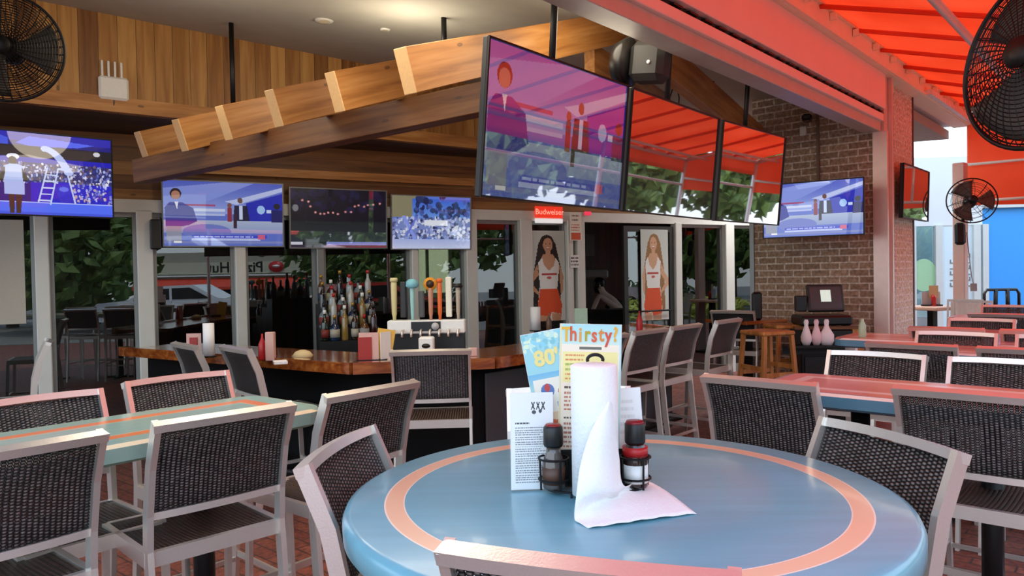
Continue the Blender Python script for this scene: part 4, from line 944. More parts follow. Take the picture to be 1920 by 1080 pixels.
for k,(px,py) in enumerate(((608,38),(722,55))):
    dd=ray(px,py); t_=(3.93+ca*3.85-cb_*6.27-H)/(dd.z-ca*dd.x-cb_*dd.y); q=CAM+dd*t_
    o=thing('recessed_light',['oval recessed ceiling light, the larger left one','tiny recessed ceiling spot right of the oval light'][k],'ceiling light',(q.x,q.y,q.z-.012)); MB().lathe([(.07-.03*k,0),(.08-.03*k,.012),(.05-.03*k,.014)],20).build('ring',M_['white_fr'],o); MB().lathe([(.045-.02*k,-.001),(.045-.02*k,.004)],20).build('lens',mat('lamp_lens','555049',.4,emit='ffd9a0',es=.3),o)
# roller blind at far left
a_=WB.uz(-60,500,-.02)[0]; b_=WB.uz(46,500)[0]; zt=WB.uz(20,412)[1]; zb2=WB.uz(40,604)[1]
root=tag(MB().box(((a_+b_)/2,-.01,(zt+zb2)/2),(b_-a_,.006,zt-zb2)).box(((a_+b_)/2,-.01,zb2),(b_-a_,.02,.03)).build('roller_blind',mat('blind_fabric','bdb8aa',.8,bump=.1),M=WB.mat(0,-.02,0)),'beige roller blind half lowered in the leftmost window','blind')
# posters of waitress pictures
def cv_poster(hair,skin='c99a78',bgc='cfd6cf',flip=False):
    c=Cv(70,170,bgc); c.vgrad(0,0,1,1,'c4cdc6','dfe4de')
    c.ell(.5,.17,.155,.085,hair).poly([(.33,.15),(.67,.15),(.82,.45),(.76,.7),(.6,.3),(.4,.3),(.28,.78),(.2,.76),(.22,.42)],hair)
    c.ell(.52,.175,.1,.062,skin).ell(.48,.165,.012,.004,'2a1a14').ell(.56,.165,.012,.004,'2a1a14').ell(.52,.202,.035,.006,'e8e0dc').ell(.52,.208,.036,.004,'b04a44').rect(.47,.22,.57,.27,skin)
    c.poly([(.3,.36),(.42,.26),(.62,.26),(.76,.36),(.78,.4),(.28,.4)],skin).poly([(.32,.33),(.4,.29),(.44,.36),(.54,.41),(.64,.36),(.68,.29),(.75,.34),(.73,.47),(.7,.58),(.36,.58),(.33,.47)],'eceeea')
    c.rect(.38,.43,.7,.447,'b8403a').ell(.54,.47,.05,.012,'c8605a')
    c.poly([(.28,.36),(.2,.44),(.06,.5),(.08,.54),(.3,.62),(.33,.6),(.18,.52),(.33,.44)],skin).poly([(.76,.36),(.84,.46),(.82,.6),(.78,.62),(.76,.5)],skin)
    c.poly([(.35,.57),(.71,.57),(.8,.72),(.78,.8),(.58,.78),(.55,.82),(.3,.8),(.3,.7)],'e2562c').poly([(.31,.8),(.54,.82),(.52,1),(.34,1)],skin).poly([(.59,.79),(.78,.8),(.77,1),(.6,1)],skin)
    c.a=c.a[8:146,7:61]
    if flip: c.a=c.a[:,::-1]
    return c
def poster(px0,px1,py0,py1,off,cv,label):
    u0_,z1_=WB.uz(px0,py0,off); u1_,_=WB.uz(px1,py0,off); z0_=WB.uz((px0+px1)/2,py1,off)[1]; w_=u1_-u0_; h_=z1_-z0_
    o=MB().box((0,.003,0),(w_,.004,h_)).build('window_poster',M_['white'],M=WB.mat((u0_+u1_)/2,off,(z0_+z1_)/2)); tag(o,label,'poster'); picture('printed_front',cv.a,w_,h_,pm,o,y=-.0002)
poster(988,1058,432,602,.02,cv_poster('1c1412'),'window poster of a person with long black hair, white tank top and orange shorts')
poster(1201,1252,430,600,.07,cv_poster('9a7248','d6aa88','dfe8e4',True),'poster on the open glass door of a fair-haired person in white top and orange shorts')
# bright panes to the right of the door are bare glass over a pale blind
u0_=wbx(1276); u1_=wbx(1352); tag(MB().box(((u0_+u1_)/2,.06,1.3),(u1_-u0_,.006,1.9)).build('frosted_film',mat('grey_green_film','8fa39c',.25,coat=.4),M=WB.mat()),'grey green frosted film on the glass right of the open door','window film')
u0_=wbx(1372); u1_=wbx(1420); o=tag(MB().box(((u0_+u1_)/2,.06,1.55),(u1_-u0_,.006,1.4)).build('printed_film',mat('pale_green_film','b4cdbc',.4,bscale=7,var=.25),M=WB.mat()),'pale green patterned window film beside the brick wall','window film')
b=MB()
for i in range(6):
    x=u0_+(u1_-u0_)*(i+.5)/6; b.prism([(x-.03,0),(x+.03,0),(x,.09)],0,.002,M=TR(0,.055,2.12)@Matrix.Rotation(PI/2,4,'X'))
b.build('zigzag_border',mat('yellow_green_ink','c9cf7c',.6),o)
# neon beer sign and notices
u_,z_=WB.uz(1029,398,.1); root=thing('beer_sign','red lit beer sign over a white bar above the left poster','sign',M=WB.mat(u_,.12,z_))
MB().box((0,.02,0),(.42,.04,.15),bev=.006).build('sign_box',mat('red_sign','c8281a',.4,emit='e8341c',es=.8),root)
text('sign_lettering','Budweiser',.105,mat('sign_white_red','ff8a70',.4,emit='ffb09a',es=.9),root,M=TR(0,-.003,.0))
MB().box((0,.02,-.115),(.42,.04,.06),bev=.006).build('white_strip',mat('sign_strip','f0f0f0',.4,emit='ffffff',es=.5),root)
u_,z_=WB.uz(1078,422,.1); c_=Cv(44,80,'efe6d8'); c_.textlines(.15,.05,.85,.35,2,'7a6a60',.9,.2).textlines(.1,.4,.9,.68,3,'c8604a',.9,.1).rect(.08,.72,.92,.97,'d8603c')
o=card('notice_sign',c_,.19,.38,'red and cream notice sign on the post beside the lit beer sign','sign',WB.mat(u_,.12,z_-.02))
u_,z_=WB.uz(1078,490,.1); c_=Cv(30,30,'e8e8e2'); c_.textlines(.05,.1,.95,.9,3,'4a4a4a',.9,.2); card('notice_sign',c_,.14,.17,'small white notice with grey print on the white post','sign',WB.mat(u_,.1,z_))
# small red exit style glow beyond the notice
u_,z_=WB.uz(1102,400,.08); tag(MB().box((0,0,0),(.1,.03,.05),bev=.005).build('red_sign_light',mat('red_glow','d83048',.4,emit='e83a58',es=.8),M=WB.mat(u_,.08,z_)),'small pinkish red light just right of the cream notice','light')
# things inside the dark doorway
q=P(1101,460,13.2); tag(MB().box((0,0,0),(.25,.03,.38)).build('framed_print',mat('pale_print','8c8884',.6,bscale=9,var=.3),loc=(q.x,q.y,q.z)),'pale framed print on the dark inner wall beyond the doorway','picture')
q=P(1117,514,13.0); tag(MB().box((0,0,0),(.42,.2,.15),bev=.03).build('air_unit',mat('dim_white','9a9892',.6),loc=(q.x,q.y,q.z)),'dim white box unit on the inner wall above the seated person','unit')
# ---- person inside the doorway
def person():
    q=P(1128,560,12.4); bx,by=q.x,q.y; hz=P(1124,537,12.0).z; ez=P(1122,556,12.0).z; sc=1.0
    root=thing('person','person in dark clothes seated inside the doorway with one bare arm bent up','person',(bx,by,0))
    z578=P(1158,578,12.2).z; z553=P(1120,554,12.1).z; z588=P(1104,590,12.0).z
    V=[(.3,0,.72),(.28,0,.88),(.2,0,hz-.26),(.08,0,hz-.16),(.0,-.01,hz-.1),(-.04,-.02,hz+.02),
       (.22,.14,hz-.3),(.1,.2,hz-.5),(-.1,.1,hz-.55),
       (.27,-.16,z578-.02),(-.07,-.25,z553),(-.21,-.3,z588),
       (.2,-.02,.70),(.04,-.1,.70),(.04,-.06,.28),(-.06,-.08,.24),(.2,.12,.70),(.04,.14,.70),(.04,.16,.28),(-.06,.16,.24)]
    E=[(0,1),(1,2),(2,3),(3,4),(4,5),(2,6),(6,7),(7,8),(2,9),(9,10),(10,11),(0,12),(12,13),(13,14),(14,15),(0,16),(16,17),(17,18),(18,19)]
    Rr=[.13,.12,.13,.055,.06,.085,.06,.042,.03,.055,.048,.034,.1,.075,.05,.035,.1,.075,.05,.035]
    me=bpy.data.meshes.new('body'); me.from_pydata(V,E,[]); o=bpy.data.objects.new('body',me); COL.objects.link(o); o.parent=root
    me.materials.append(mat('skin_tone','ead2c6',.5))
    sk=o.modifiers.new('s','SKIN'); 
    if not me.skin_vertices: me.attributes
    for v,r in zip(me.skin_vertices[0].data,Rr): v.radius=(r,r)
    me.skin_vertices[0].data[0].use_root=True
    sb=o.modifiers.new('b','SUBSURF'); sb.levels=1; sb.render_levels=2
    dk=mat('dark_shirt','15151a',.8)
    MB().lathe([(.15,.66),(.165,.8),(.155,1.0),(.17,hz-.36),(.12,hz-.26),(.06,hz-.22)],18,M=TR(.24,.03,0)@Matrix.Diagonal((1.1,.8,1,1))).build('dark_shirt',dk,root)
    hr=MB().lathe([(.001,.125),(.06,.115),(.1,.06),(.105,0),(.09,-.1),(.07,-.14)],16,M=TR(-.03,.03,hz+.02)).build('dark_hair',M_['black'],root)
    fc=MB()
    for e in(-1,1): fc.lathe([(.001,-.01),(.01,0),(.001,.01)],8,M=TR(-.04+e*.03,-.105,hz+.03))
    fc.build('eyes',M_['black'],root); MB().box((-.04,-.11,hz+.005),(.02,.03,.035),bev=.008).build('nose',bpy.data.materials['skin_tone'],root); MB().box((-.04,-.102,hz-.035),(.04,.012,.01),bev=.003).build('mouth',mat('lip','9a5a50',.5),root)
    for sgn,(hx,hy,hzv) in((-1,(-.1,.1,hz-.55)),(-1,(-.21,-.3,z588))):
        hb=MB().box((0,0,0),(.08,.07,.025),M=TR(hx+sgn*.03,hy-.03,hzv),bev=.01)
        for i in range(4): hb.tube([(hx+sgn*.06,hy-.06+.02*i,hzv),(hx+sgn*(.1+.008*(i in(1,2))),hy-.065+.021*i,hzv-.01),(hx+sgn*.125,hy-.065+.021*i,hzv-.03)],.008,6)
        hb.tube([(hx+sgn*.02,hy-.065,hzv),(hx+sgn*.05,hy-.1,hzv-.01)],.009,6); hb.build('hand',bpy.data.materials['skin_tone'],root)
    return root
person()
q=P(1132,590,11.7); r_=thing('inner_counter','dark counter inside the doorway in front of the seated person','counter',(q.x,q.y,0),.3); MB().box((0,0,.98),(1.0,.4,.05)).build('counter_top',M_['black'],r_); MB().box((0,.05,.48),(.96,.3,.95)).build('counter_body',M_['black'],r_)
q=P(1158,560,12.4); r_=thing('inner_stool','dark stool under the seated person inside the doorway','stool',(q.x,q.y+.0,0)); MB().lathe([(.17,.58),(.18,.6),(.17,.63)],18).build('seat',M_['black'],r_); MB().tube([(0,0,.02),(0,0,.58)],.03,10).build('pedestal',M_['blackm'],r_); MB().lathe([(.2,0),(.2,.02)],18).build('base_plate',M_['blackm'],r_)
# ================================================================== brick wall corner
q=P(1513,222,8.1); root=thing('security_camera','small black security camera high on the brown brick wall','camera',(q.x,q.y,q.z),-.4); MB().box((0,-.02,0),(.1,.16,.07),bev=.02).build('camera_body',M_['black'],root); MB().box((0,.1,0),(.03,.14,.03)).build('bracket',M_['blackm'],root)
u_,z_=BK.uz(1506,246,.02); tag(MB().box((0,0,0),(.07,.04,.1),bev=.006).build('junction_box',M_['white_fr'],M=TR(*BK.w(u_,.02,z_))@Matrix.Rotation(-.72,4,'Z')),'small pale junction box on the bricks below the security camera','box')
u_,z_=BK.uz(1534,300,.02); tag(MB().box((0,0,0),(.025,.03,1.1)).build('conduit',mat('brown_conduit','6a5546',.6),M=TR(*BK.w(u_,.02,z_))@Matrix.Rotation(-.72,4,'Z')),'vertical brown conduit on the upper brick wall','conduit')
# POS stand
q=P(1538,600,7.6); root=thing('till_stand','black wooden stand carrying a touch screen till by the brick wall','stand',(q.x,q.y,0),-.1)
MB().box((0,0,.49),(.5,.42,.98),bev=.01).build('stand_body',M_['black'],root)
for z in(.35,.62): MB().box((0,-.22,z),(.44,.012,.2),bev=.004).build('drawer_front',mat('soft_black','1a1a1c',.5),root)
MB().box((.3,-.05,.5),(.12,.3,1.0),bev=.008).build('wooden_side',M_['stoolwood'],root)
MB().box((0,-.18,1.0),(.62,.06,.03)).build('front_ledge',M_['beamd'],root)
root=thing('till','black touch screen till with a small pale window, on the black stand','till',(q.x,q.y-.02,1.02),-.05)
MB().box((0,0,.05),(.5,.36,.1),bev=.02).build('till_base',M_['black'],root)
sc_=MB().box((0,0,0),(.36,.04,.28),bev=.012).build('screen_case',M_['black'],root,M=TR(.02,-.06,.27)@Matrix.Rotation(-.25,4,'X'))
MB().box((0,-.021,.0),(.31,.003,.22)).build('touch_screen',mat('dark_touch','2c2e30',.2,emit='2c3034',es=.4),sc_); MB().box((-.0,-.024,.02),(.1,.002,.12)).build('lit_window',mat('pale_lit','bcd0c4',.4,emit='bcd0c4',es=.8),sc_)
MB().box((-.22,-.05,.22),(.1,.1,.16),bev=.01).build('card_reader',M_['black'],root)
wm=mat('soft_white','e8e2e4',.45)
for i,l in enumerate(('white pin shaped bottle hanging on the black till stand, left of three','pinkish white pin shaped bottle on the black till stand, middle of three','white pin shaped jug on the black till stand, right of three')):
    g_=P(1512+19*i,648,7.28)
    pr=[(.03,0),(.05,.04),(.052,.08),(.03,.15),(.018,.19),(.024,.225),(.015,.25)] if i<2 else [(.05,0),(.068,.04),(.068,.1),(.03,.16),(.02,.19),(.024,.23),(.015,.25)]
    o=MB().lathe(pr,18).build('pin_bottle',wm if i!=1 else mat('pinkish_white','e2c8cc',.45),loc=(g_.x,g_.y,.845)); tag(o,l,'bottle')
g_=P(1522,660,7.28); tag(MB().box((0,0,-.012),(.5,.17,.02)).box((0,.1,-.05),(.5,.02,.1)).build('wall_shelf',M_['black'],loc=(g_.x,g_.y,.845),rz=-.1),'narrow black shelf on the till stand holding three white pin bottles','shelf')
# bits right of the stand
q=P(1595,640,7.3); tag(MB().box((0,0,.45),(.03,.2,.9),bev=.004).build('menu_board_edge',M_['white'],loc=(q.x,q.y,0),rz=.1),'thin white board standing on edge right of the till stand','board')
q=P(1588,600,7.5); tag(MB().box((0,0,.55),(.06,.06,1.1),bev=.006).build('black_post',M_['black'],loc=(q.x+.01,q.y+.05,0)),'short black post between the till stand and the white column','post')
q=P(1617,640,5.6); o=tag(MB().lathe([(.022,0),(.028,.01),(.026,.09),(.012,.12),(.012,.14)],14).build('sauce_bottle',mat('pale_green_bottle','a9bf9c',.3),loc=(q.x,q.y,1.07)),'pale green bottle left standing above the row of chairs near the steel column','bottle')
tag(dup(rtbl:=[k for k in COL.objects if k.name.startswith('dining_table')][1],loc=(q.x+.45,q.y-.2,0)) ,'coral striped table carrying the pale green bottle beside the steel column','table','long painted patio tables')
# high wooden stools and small table
def highstool(px,D,rz,label):
    q=P(px,600,D); r=thing('wooden_high_stool',label,'stool',(q.x,q.y,0),rz,'wooden high stools by the brick wall'); w_=M_['stoolwood']
    for sx in(-1,1):
        for sy in(-1,1): MB().sweep([(sx*.22,sy*.2,0),(sx*.15,sy*.15,1.0)],.035,.035).build('leg',w_,r)
    MB().box((0,0,1.0),(.36,.36,.04),bev=.012).build('seat',w_,r)
    for z,k in((.3,.2),(.62,.178)):
        b=MB().box((0,-k*.95,z),(2*k,.022,.04)).box((0,k*.95,z),(2*k,.022,.04)).box((-k,0,z+.06),(.022,2*k,.04)).box((k,0,z+.06),(.022,2*k,.04)); b.build('rungs',w_,r)
    return r
highstool(1438,7.0,.35,'pale wooden high stool by the brick wall, nearer one')
highstool(1474,7.75,.1,'darker wooden high stool between the near one and the till stand')
q=P(1398,592,8.2); root=thing('small_table','small dark table with a reddish wooden top beside the brick corner','table',(q.x,q.y,0),.5); MB().box((0,0,1.03),(.62,.62,.04),bev=.008).build('tabletop',M_['bartop'],root); MB().box((0,0,.51),(.1,.1,1.0)).build('pedestal',M_['blackm'],root); MB().box((0,0,.015),(.5,.5,.03)).build('base_plate',M_['blackm'],root)
q=P(1419,575,8.0); tag(MB().box((0,0,.15),(.1,.08,.3),bev=.02).build('black_dispenser',M_['black'],loc=(q.x,q.y,1.05)),'tall black dispenser on the small reddish table by the brick corner','dispenser')
# far table with silver chairs and open back chair
q=P(1748,570,10.6); root=thing('far_table','pale square table on a dark pedestal, far off beyond the brick pier','table',(q.x,q.y,0),.4); MB().box((0,0,1.0),(.62,.62,.05),bev=.01).build('tabletop',mat('pale_tan_top','d8b49c',.4),root); MB().box((0,0,.5),(.09,.09,1.0)).build('pedestal',M_['blackm'],root); MB().box((0,0,.02),(.45,.45,.04)).build('base_plate',M_['blackm'],root)
root=thing('far_menu_holder','menu holder with a red bottle on the far pale table','menu holder',(q.x,q.y,1.025)); MB().box((-.0,.03,.1),(.26,.004,.2)).build('menu_card',mat('grey_card','b8b4b0',.6),root); MB().box((.02,.0,.2),(.13,.004,.18)).build('menu_card',mat('tan_card','c8a878',.6),root); MB().lathe([(.03,0),(.032,.12),(.015,.16)],12,M=TR(0,-.04,0)).build('red_bottle',M_['red'],root); MB().box((0,.01,.01),(.26,.1,.02)).build('holder_base',M_['blackm'],root)
def slatchair(px,D,rz,label):
    q=P(px,600,D); r=thing('slatted_chair',label,'chair',(q.x,q.y,0),rz,'silver slatted chairs far off'); m_=M_['steel']
    for sx in(-1,1):
        MB().sweep([(sx*.2,-.2,0),(sx*.2,-.17,.7),(sx*.2,-.24,1.12)],.025,.03).build('leg',m_,r); MB().sweep([(sx*.2,.2,0),(sx*.2,.18,.7)],.025,.03).build('leg',m_,r)
    MB().box((0,0,.7),(.42,.4,.03)).build('seat',m_,r); b=MB()
    for i in range(6): b.sweep([(-.15+.06*i,-.175,.76),(-.15+.06*i,-.235,1.1)],.04,.008)
    b.box((0,-.24,1.12),(.42,.025,.03)); b.build('back_slats',m_,r); return r
slatchair(1806,9.9,2.5,'silver slatted chair by the post of the far fan, left one'); slatchair(1822,9.5,2.5,'silver slatted chair by the post of the far fan, right one')
q=P(1878,560,11.2); root=thing('bistro_chair','dark chair with an open three-part back in front of the blue wall','chair',(q.x,q.y,0),.05)
b=MB(); b.tube([(-.27,.0,.86),(-.27,0,1.16),(-.23,0,1.22),(.23,0,1.22),(.27,0,1.16),(.27,0,.86)],.022,8).tube([(-.1,0,.86),(-.09,0,1.22)],.03,8).tube([(.1,0,.86),(.09,0,1.22)],.03,8).tube([(-.27,0,.9),(.27,0,.9)],.02,8); b.build('open_back',M_['black'],root)
MB().box((0,-.2,.72),(.5,.44,.06),bev=.015).build('seat',M_['black'],root)
for sx in(-1,1):
    MB().tube([(sx*.24,0,0),(sx*.26,0,.88)],.018,8).build('leg',M_['black'],root); MB().tube([(sx*.24,-.38,0),(sx*.22,-.36,.7)],.018,8).build('leg',M_['black'],root)
# ================================================================== fans
def fan(M,R,label,nr=14,ns=28,m='blackm',stand=None,rw=.0022,dense=1):
    r=thing('wall_fan',label,'fan',M=M); fm=M_[m]
    MB().tube([(R*math.cos(2*PI*k/56),0,R*math.sin(2*PI*k/56)) for k in range(56)],.009,8,closed=True).build('outer_ring',fm,r)
    for side,nm in((-1,'front_cage'),(1,'rear_cage')):
        c=MB()
        def prof(t): return side*.09*math.cos(t*PI/2)**.8 if t<1 else 0
        for i in range(nr):
            t=.18+.82*i/nr; c.tube([(R*t*math.cos(2*PI*k/40),prof(t),R*t*math.sin(2*PI*k/40)) for k in range(40)],rw,4,closed=True)
        for j in range(ns):
            a=2*PI*j/ns; c.tube([(R*t*math.cos(a+.25*t),prof(t),R*t*math.sin(a+.25*t)) for t in [.15+.85*q/7 for q in range(8)]],rw*1.2,4)
        c.lathe([(R*.17,0),(R*.17,.012),(.01,.014)],20,M=TR(0,side*.09,0)@Matrix.Rotation(PI/2,4,'X')); c.build(nm,fm,r)
    for k in range(3):
        b=MB(); a0=2*PI*k/3
        def bf(u,v,a0=a0):
            rr=R*(.15+.75*u); a=a0+(v-.5)*(.95+.2*u); return Vector((rr*math.cos(a),.05*(v-.5)*1.2,rr*math.sin(a)))
        b.grid(bf,6,6,th=.003,nrm=(0,1,0)); b.build('blade',mat('fan_blade','4a463f',.5),r)
    MB().lathe([(.05,-.1),(.075,-.08),(.08,.06),(.04,.1)],18,M=TR(0,.14,0)@Matrix.Rotation(PI/2,4,'X')).build('motor',fm,r)
    return r
q=P(8,88,4.7); fd=Vector((.35,-.93,-.12)).normalized()
def fanM(q,yaw,tilt): return TR(q.x,q.y,q.z)@Matrix.Rotation(yaw,4,'Z')@Matrix.Rotation(tilt,4,'X')
f1=fan(fanM(q,.35,.1),.33,'big dark cage fan at the top left corner, against the pine planks',18,40)
MB().tube([(0,.2,0),(0,.5,.1),(0,1.0,.15)],.025,8).build('wall_arm',M_['blackm'],f1)
q=P(1950,105,2.7); f2=fan(fanM(q,-1.35,.25)@Matrix.Rotation(-.35,4,'X'),.33,'big dark cage fan at the top right corner under the red awning',18,44)
bpy.context.view_layer.update(); q2=f2.matrix_world@Vector((0,.26,.0)); MB().tube([q2,(q2.x,q2.y,q2.z+.2),(q2.x,q2.y,3.79-SL*max(.1,(q2-LI.w(0,0,0)).dot(LI.n)-.1)-.02)],.022,8,M=f2.matrix_world.inverted()).build('hanging_pole',M_['blackm'],f2)
q=P(1822,376,10.0); f3=fan(fanM(q,-.35,-.12),.30,'small black cage fan on the pinkish post in front of the white wall',4,10,rw=.0025)
pp2=P(1801,440,10.2); 
MB().tube([(0,.18,0),(-.08,.2,-.25)],.02,8).build('fan_neck',M_['blackm'],f3); MB().box((-.12,.16,-.42),(.13,.1,.3),bev=.03).build('control_box',M_['blackm'],f3); MB().tube([(-.04,.16,-.4),(.0,.16,-1.0),(.02,.16,-1.1)],.006,6).box((.02,.16,-1.15),(.07,.05,.1)).build('pull_cord',mat('grey_cord','8a8a88',.5),f3)
# ================================================================== outside, behind the camera (seen in glass and screens)
def mirror(p,frm,off=0):
    o=frm.o+frm.n*off; d=(p-o).dot(frm.n); return p-frm.n*(2*d)
def mat_from(o,u): f=Frame((o.x,o.y),(u.x,u.y)); return f
# shop across the car park
A=mirror(P(255,500,40),WB); B=mirror(P(575,500,40),WB); uu=(A-B); Ls=uu.length; uu.normalize()
SF=Frame((B.x,B.y),(uu.x,uu.y))
if (CAM-SF.o).dot(SF.n)<0: SF=Frame((A.x,A.y),(-uu.x,-uu.y))
root=thing('shop_building','pizza shop across the car park, seen mirrored in the glass doors','building',M=SF.mat())
MB().box((Ls/2,1.5,1.5),(Ls,3,3.0)).build('walls',mat('shop_wall','a09a88',.7,emit='6a665c',es=.01),root)
MB().box((Ls/2,-.05,2.15),(Ls,.1,.62)).build('sign_band',mat('shop_sign_band','c4bfa8',.5),root)
MB().box((Ls/2,-.1,1.75),(Ls,.2,.08)).build('cornice',M_['white'],root)
ab=MB()
ab.prism([(0,0),(-.5,-.45),(-.5,-.6),(0,-.6)],0,Ls,M=TR(0,-.05,1.6)@Matrix(((0,0,1,0),(1,0,0,0),(0,1,0,0),(0,0,0,1)))); ab.build('red_awning',mat('awning_red','d8452c',.6),root)
for i in range(6): MB().box((Ls*(i+.5)/6,-.02,.55),(Ls/7,.06,1.05)).build('window',M_['blackm'],root)
def sfx(px): # position on the sign for a pixel seen in the mirror
    d=ray(px,500); n=WB.n; 
    r_=d-n*(2*d.dot(n)); o=mirror(CAM,WB); r_=d; 
    # ray from mirrored camera
    dm=(d-n*(2*d.dot(n))); om=mirror(CAM,WB); t=(SF.o-om).dot(SF.n)/dm.dot(SF.n); return (om+dm*t-SF.o).dot(SF.u)
xa,xb=sfx(385),sfx(500)
text('sign_lettering','Pizza Hut',abs(xb-xa)/4.4*1.05,M_['black'],root,M=TR((xa+xb)/2,-.11,2.15),bold=.012)
MB().lathe([(.3,0),(.3,.06)],24,M=TR(sfx(520),-.11,2.17)@Matrix.Diagonal((1.35,1,1,1))@Matrix.Rotation(PI/2,4,'X')).build('round_red_logo',mat('logo_red','c8202a',.4),root)
MB().lathe([(.1,0),(.13,.01)],16,M=TR(sfx(520),-.18,2.2)@Matrix.Diagonal((1.6,1,.6,1))@Matrix.Rotation(PI/2,4,'X')).build('logo_hat',M_['white'],root)
# parked cars
def car(o,u,col,label):
    f=Frame((o.x,o.y),(u.x,u.y)); r=thing('parked_car',label,'car',M=f.mat()); cm=mat('car_paint_'+col,col,.25,coat=.8)
    R9=Matrix(((1,0,0,0),(0,0,1,0),(0,1,0,0),(0,0,0,1)))
    prof=[(-2.2,.35),(-2.25,.7),(-2.1,.9),(-1.2,.98),(-.6,1.38),(.7,1.42),(1.4,1.02),(2.1,.92),(2.25,.6),(2.2,.35)]
    MB().prism(prof,-.85,.85,M=R9).build('car_body',cm,r)
    MB().prism([(-1.05,.98),(-.55,1.3),(.6,1.34),(1.2,1.0)],-.865,.865,M=R9).build('side_windows',M_['black'],r)
    MB().box((.05,0,1.15),(.07,1.75,.42)).build('door_pillar',cm,r)
    for x in(-1.4,1.4):
        for y in(-.78,.78): MB().lathe([(.32,-.1),(.34,-.06),(.34,.06),(.32,.1)],20,M=TR(x,y,.34)@Matrix.Rotation(PI/2,4,'X')).build('wheel',M_['black'],r)
    return r
A=mirror(P(668,500,21),WB); car(Vector((A.x,A.y,0)),WB.u,'c23a34','red car parked outside, seen mirrored in the middle bar television')
nrm_=LI.n
def out(s,t): return LI.w(s,t,0)
car(out(-9,11),Vector((.6,.8)),'d8dade','silver car parked beyond the patio')
car(out(5,14),Vector((.6,.8)),'b8a8ac','pale pink-grey car parked beyond the patio, towards the street end')
# planting island, trees, road
struct(MB().box((0,-28,.0),(90,42,.03)),'floor_road',mat('worn_asphalt','807c74',.8,bscale=3,var=.1),lm)
leaf=mat('leafy_green','5d7434',.6,bscale=5,var=.35,bump=.6); leafy=mat('yellow_green_hedge','b4b852',.6,bscale=7,var=.25,bump=.6); bark=mat('tree_bark','5a4a3c',.8)
def near_corridor(o):
    a=mirror(P(425,500,10),WB); b=mirror(P(425,500,42),WB); a.z=b.z=0; d=b-a; k=max(0,min(1,(o-a).dot(d)/d.dot(d))); return (o-(a+d*k)).length<6.5
planted=[]
def crowded(o,d):
    if any((Vector((o.x,o.y))-q).length<e+d for q,e in planted): return True
    planted.append((Vector((o.x,o.y)),d)); return False
for c_ in [k for k in COL.objects if k.get('category')=='car']: planted.append((Vector((c_.location.x,c_.location.y)),1.6))
def blob(c,r,seed,n=220,s=.5):
    rg=np.random.RandomState(seed); mb=MB()
    for _ in range(n):
        d=rg.normal(size=3); d/=np.linalg.norm(d); p=Vector(c)+Vector((d[0]*r[0],d[1]*r[1],d[2]*r[2]))*(.55+.5*rg.rand())
        a=Vector(rg.normal(size=3)).normalized(); b=a.orthogonal().normalized(); q_=s*(.5+rg.rand())
        e=a.cross(b); vs=[p+b*q_,p+e*q_*.6,p-b*q_,p-e*q_*.6,p+a*q_*.3]; mb.add(vs,[(0,1,4),(1,2,4),(2,3,4),(3,0,4),(0,3,2,1)])
    return mb
for i,(s,t,h) in enumerate(((-9,19,7),(-4,22,8),(1,18,6.5),(6,23,8),(11,19,7),(16,24,8.5),(-14,23,8),(22,20,7),(3.5,13,4.2),(9,12,4.5),(-1.5,16,4.5),(14,15,5),(14,10,5),(18,9,5.5),(23,10,6),(28,8.5,6),(20,13,6),(33,10,7))):
    o=out(s,t)
    if near_corridor(o) or crowded(o,2.1): continue
    r=thing('street_tree','leafy street tree beyond the car park','tree',(o.x,o.y,0),0,'street trees beyond the car park')
    MB().tube([(0,0,0),(.1,0,h*.3),(0,.1,h*.6)],.2,10,r2=.09).build('trunk',bark,r); blob((0,0,h*.62),(2.4,2.4,h*.36),i+3,900,.28).build('crown',leaf,r)
for i,(px,D,h) in enumerate(((20,26,5.5),(110,23,5),(175,27,6),(235,24,4.6),(640,30,6),(760,27,5.5),(850,31,6.5))):
    o=mirror(P(px,500,D),WB)
    if crowded(o,1.1): continue
    r=thing('street_tree','leafy street tree beyond the car park','tree',(o.x,o.y,0),0,'street trees beyond the car park')
    MB().tube([(0,0,0),(.1,0,h*.3),(0,.1,h*.6)],.2,10,r2=.09).build('trunk',bark,r); blob((0,0,h*.52),(2.3,2.3,h*.42),i+33,900,.26).build('crown',leaf,r)
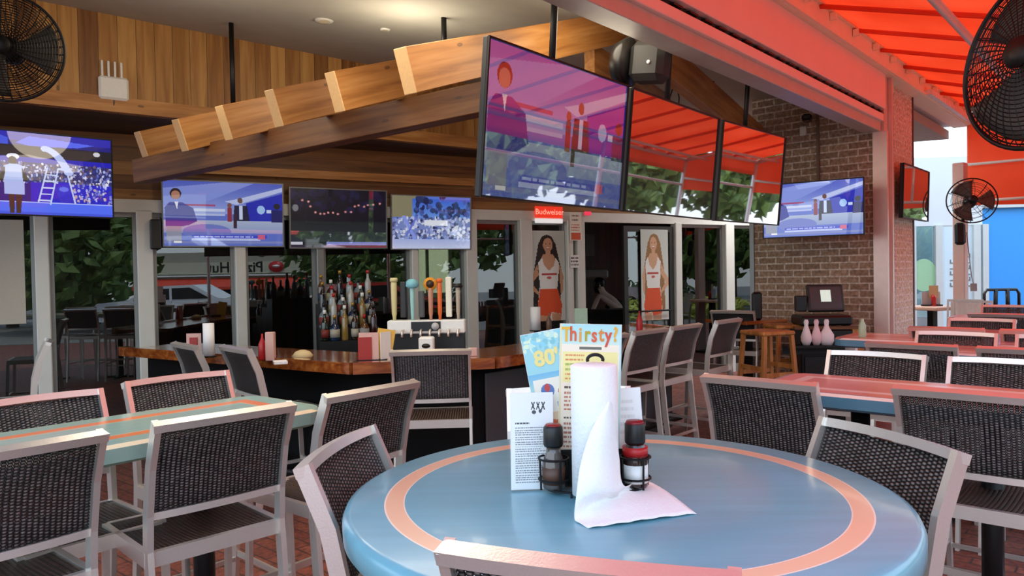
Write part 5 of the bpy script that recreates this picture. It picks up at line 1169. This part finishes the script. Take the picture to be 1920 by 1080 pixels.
for i,(s,t) in enumerate(((-3,14),(2.5,17),(8,16),(12,13),(17,14),(-7,17),(15.5,9),(20,8),(25,8),(12,9.5),(29,7.5),(24,12),(5,22),(-1,23),(11,21))):
    o=out(s,t)
    if near_corridor(o) or crowded(o,1.9): continue
    tag(blob((0,0,.55),(2.6,1.3,.75),90+i,500,.16).build('bush',mat('bush_green_%d'%i,['5d6e3a','6e7a4a','4f6238'][i%3],.6,bscale=5,var=.3),loc=(o.x,o.y,0),rz=.8),'rounded bush bordering the car park','bush','bushes bordering the car park')
o=out(6,9.5); r=tag(blob((0,0,.35),(3.5,1.0,.45),77,700,.14).build('hedge',leafy,loc=(o.x,o.y,0),rz=math.atan2(LI.u.y,LI.u.x)),'low yellow green hedge bed beyond the patio','hedge')
# ================================================================== added fill lights
def area(loc,size,e,col,rot=None,nm='area_fill_light'):
    l=bpy.data.lights.new(nm,'AREA'); l.energy=e; l.size=size; l.color=col; o=bpy.data.objects.new(nm,l); COL.objects.link(o); o.location=loc
    if rot: o.rotation_euler=rot
    return o
def pointl(loc,e,col=(1,.8,.55),r=.08):
    l=bpy.data.lights.new('point_fill_light','POINT'); l.energy=e; l.color=col; l.shadow_soft_size=r; o=bpy.data.objects.new('point_fill_light',l); COL.objects.link(o); o.location=loc; return o
for (px,py,D,e) in((330,70,5.1,24),(760,40,5.9,30),(1150,60,4.9,25)):
    q=P(px,py,D); pointl((q.x,q.y,min(q.z,ceil_z(q.x,q.y)-.4)),e,(1,.86,.66),.3)  # warm points added to brighten planks and beams, no fixtures there

q=P(640,-60,3.7); area((q.x,q.y,min(q.z,ceil_z(q.x,q.y)-.12)),1.5,38,(1,.86,.68))  # soft area light added out of view to light the rafters
l=bpy.data.lights.new('recess_fill_light','AREA'); l.energy=260; l.size=1.2; o=bpy.data.objects.new('recess_fill_light',l); COL.objects.link(o); o.matrix_world=lm@TR(2.6,1.2,3.55)  # light added to whiten the recess wall, no known source
o=thing('recess_fill_panel','added glowing square that brightens the white recess behind the pier','ceiling light',M=lm@TR(2.6,1.2,3.57)); MB().box((0,0,0),(1.25,1.25,.03)).build('fill_panel',mat('fill_panel','ffffff',.5,emit='ffffff',es=1.5),o)  # glowing panel made up to go with that added light
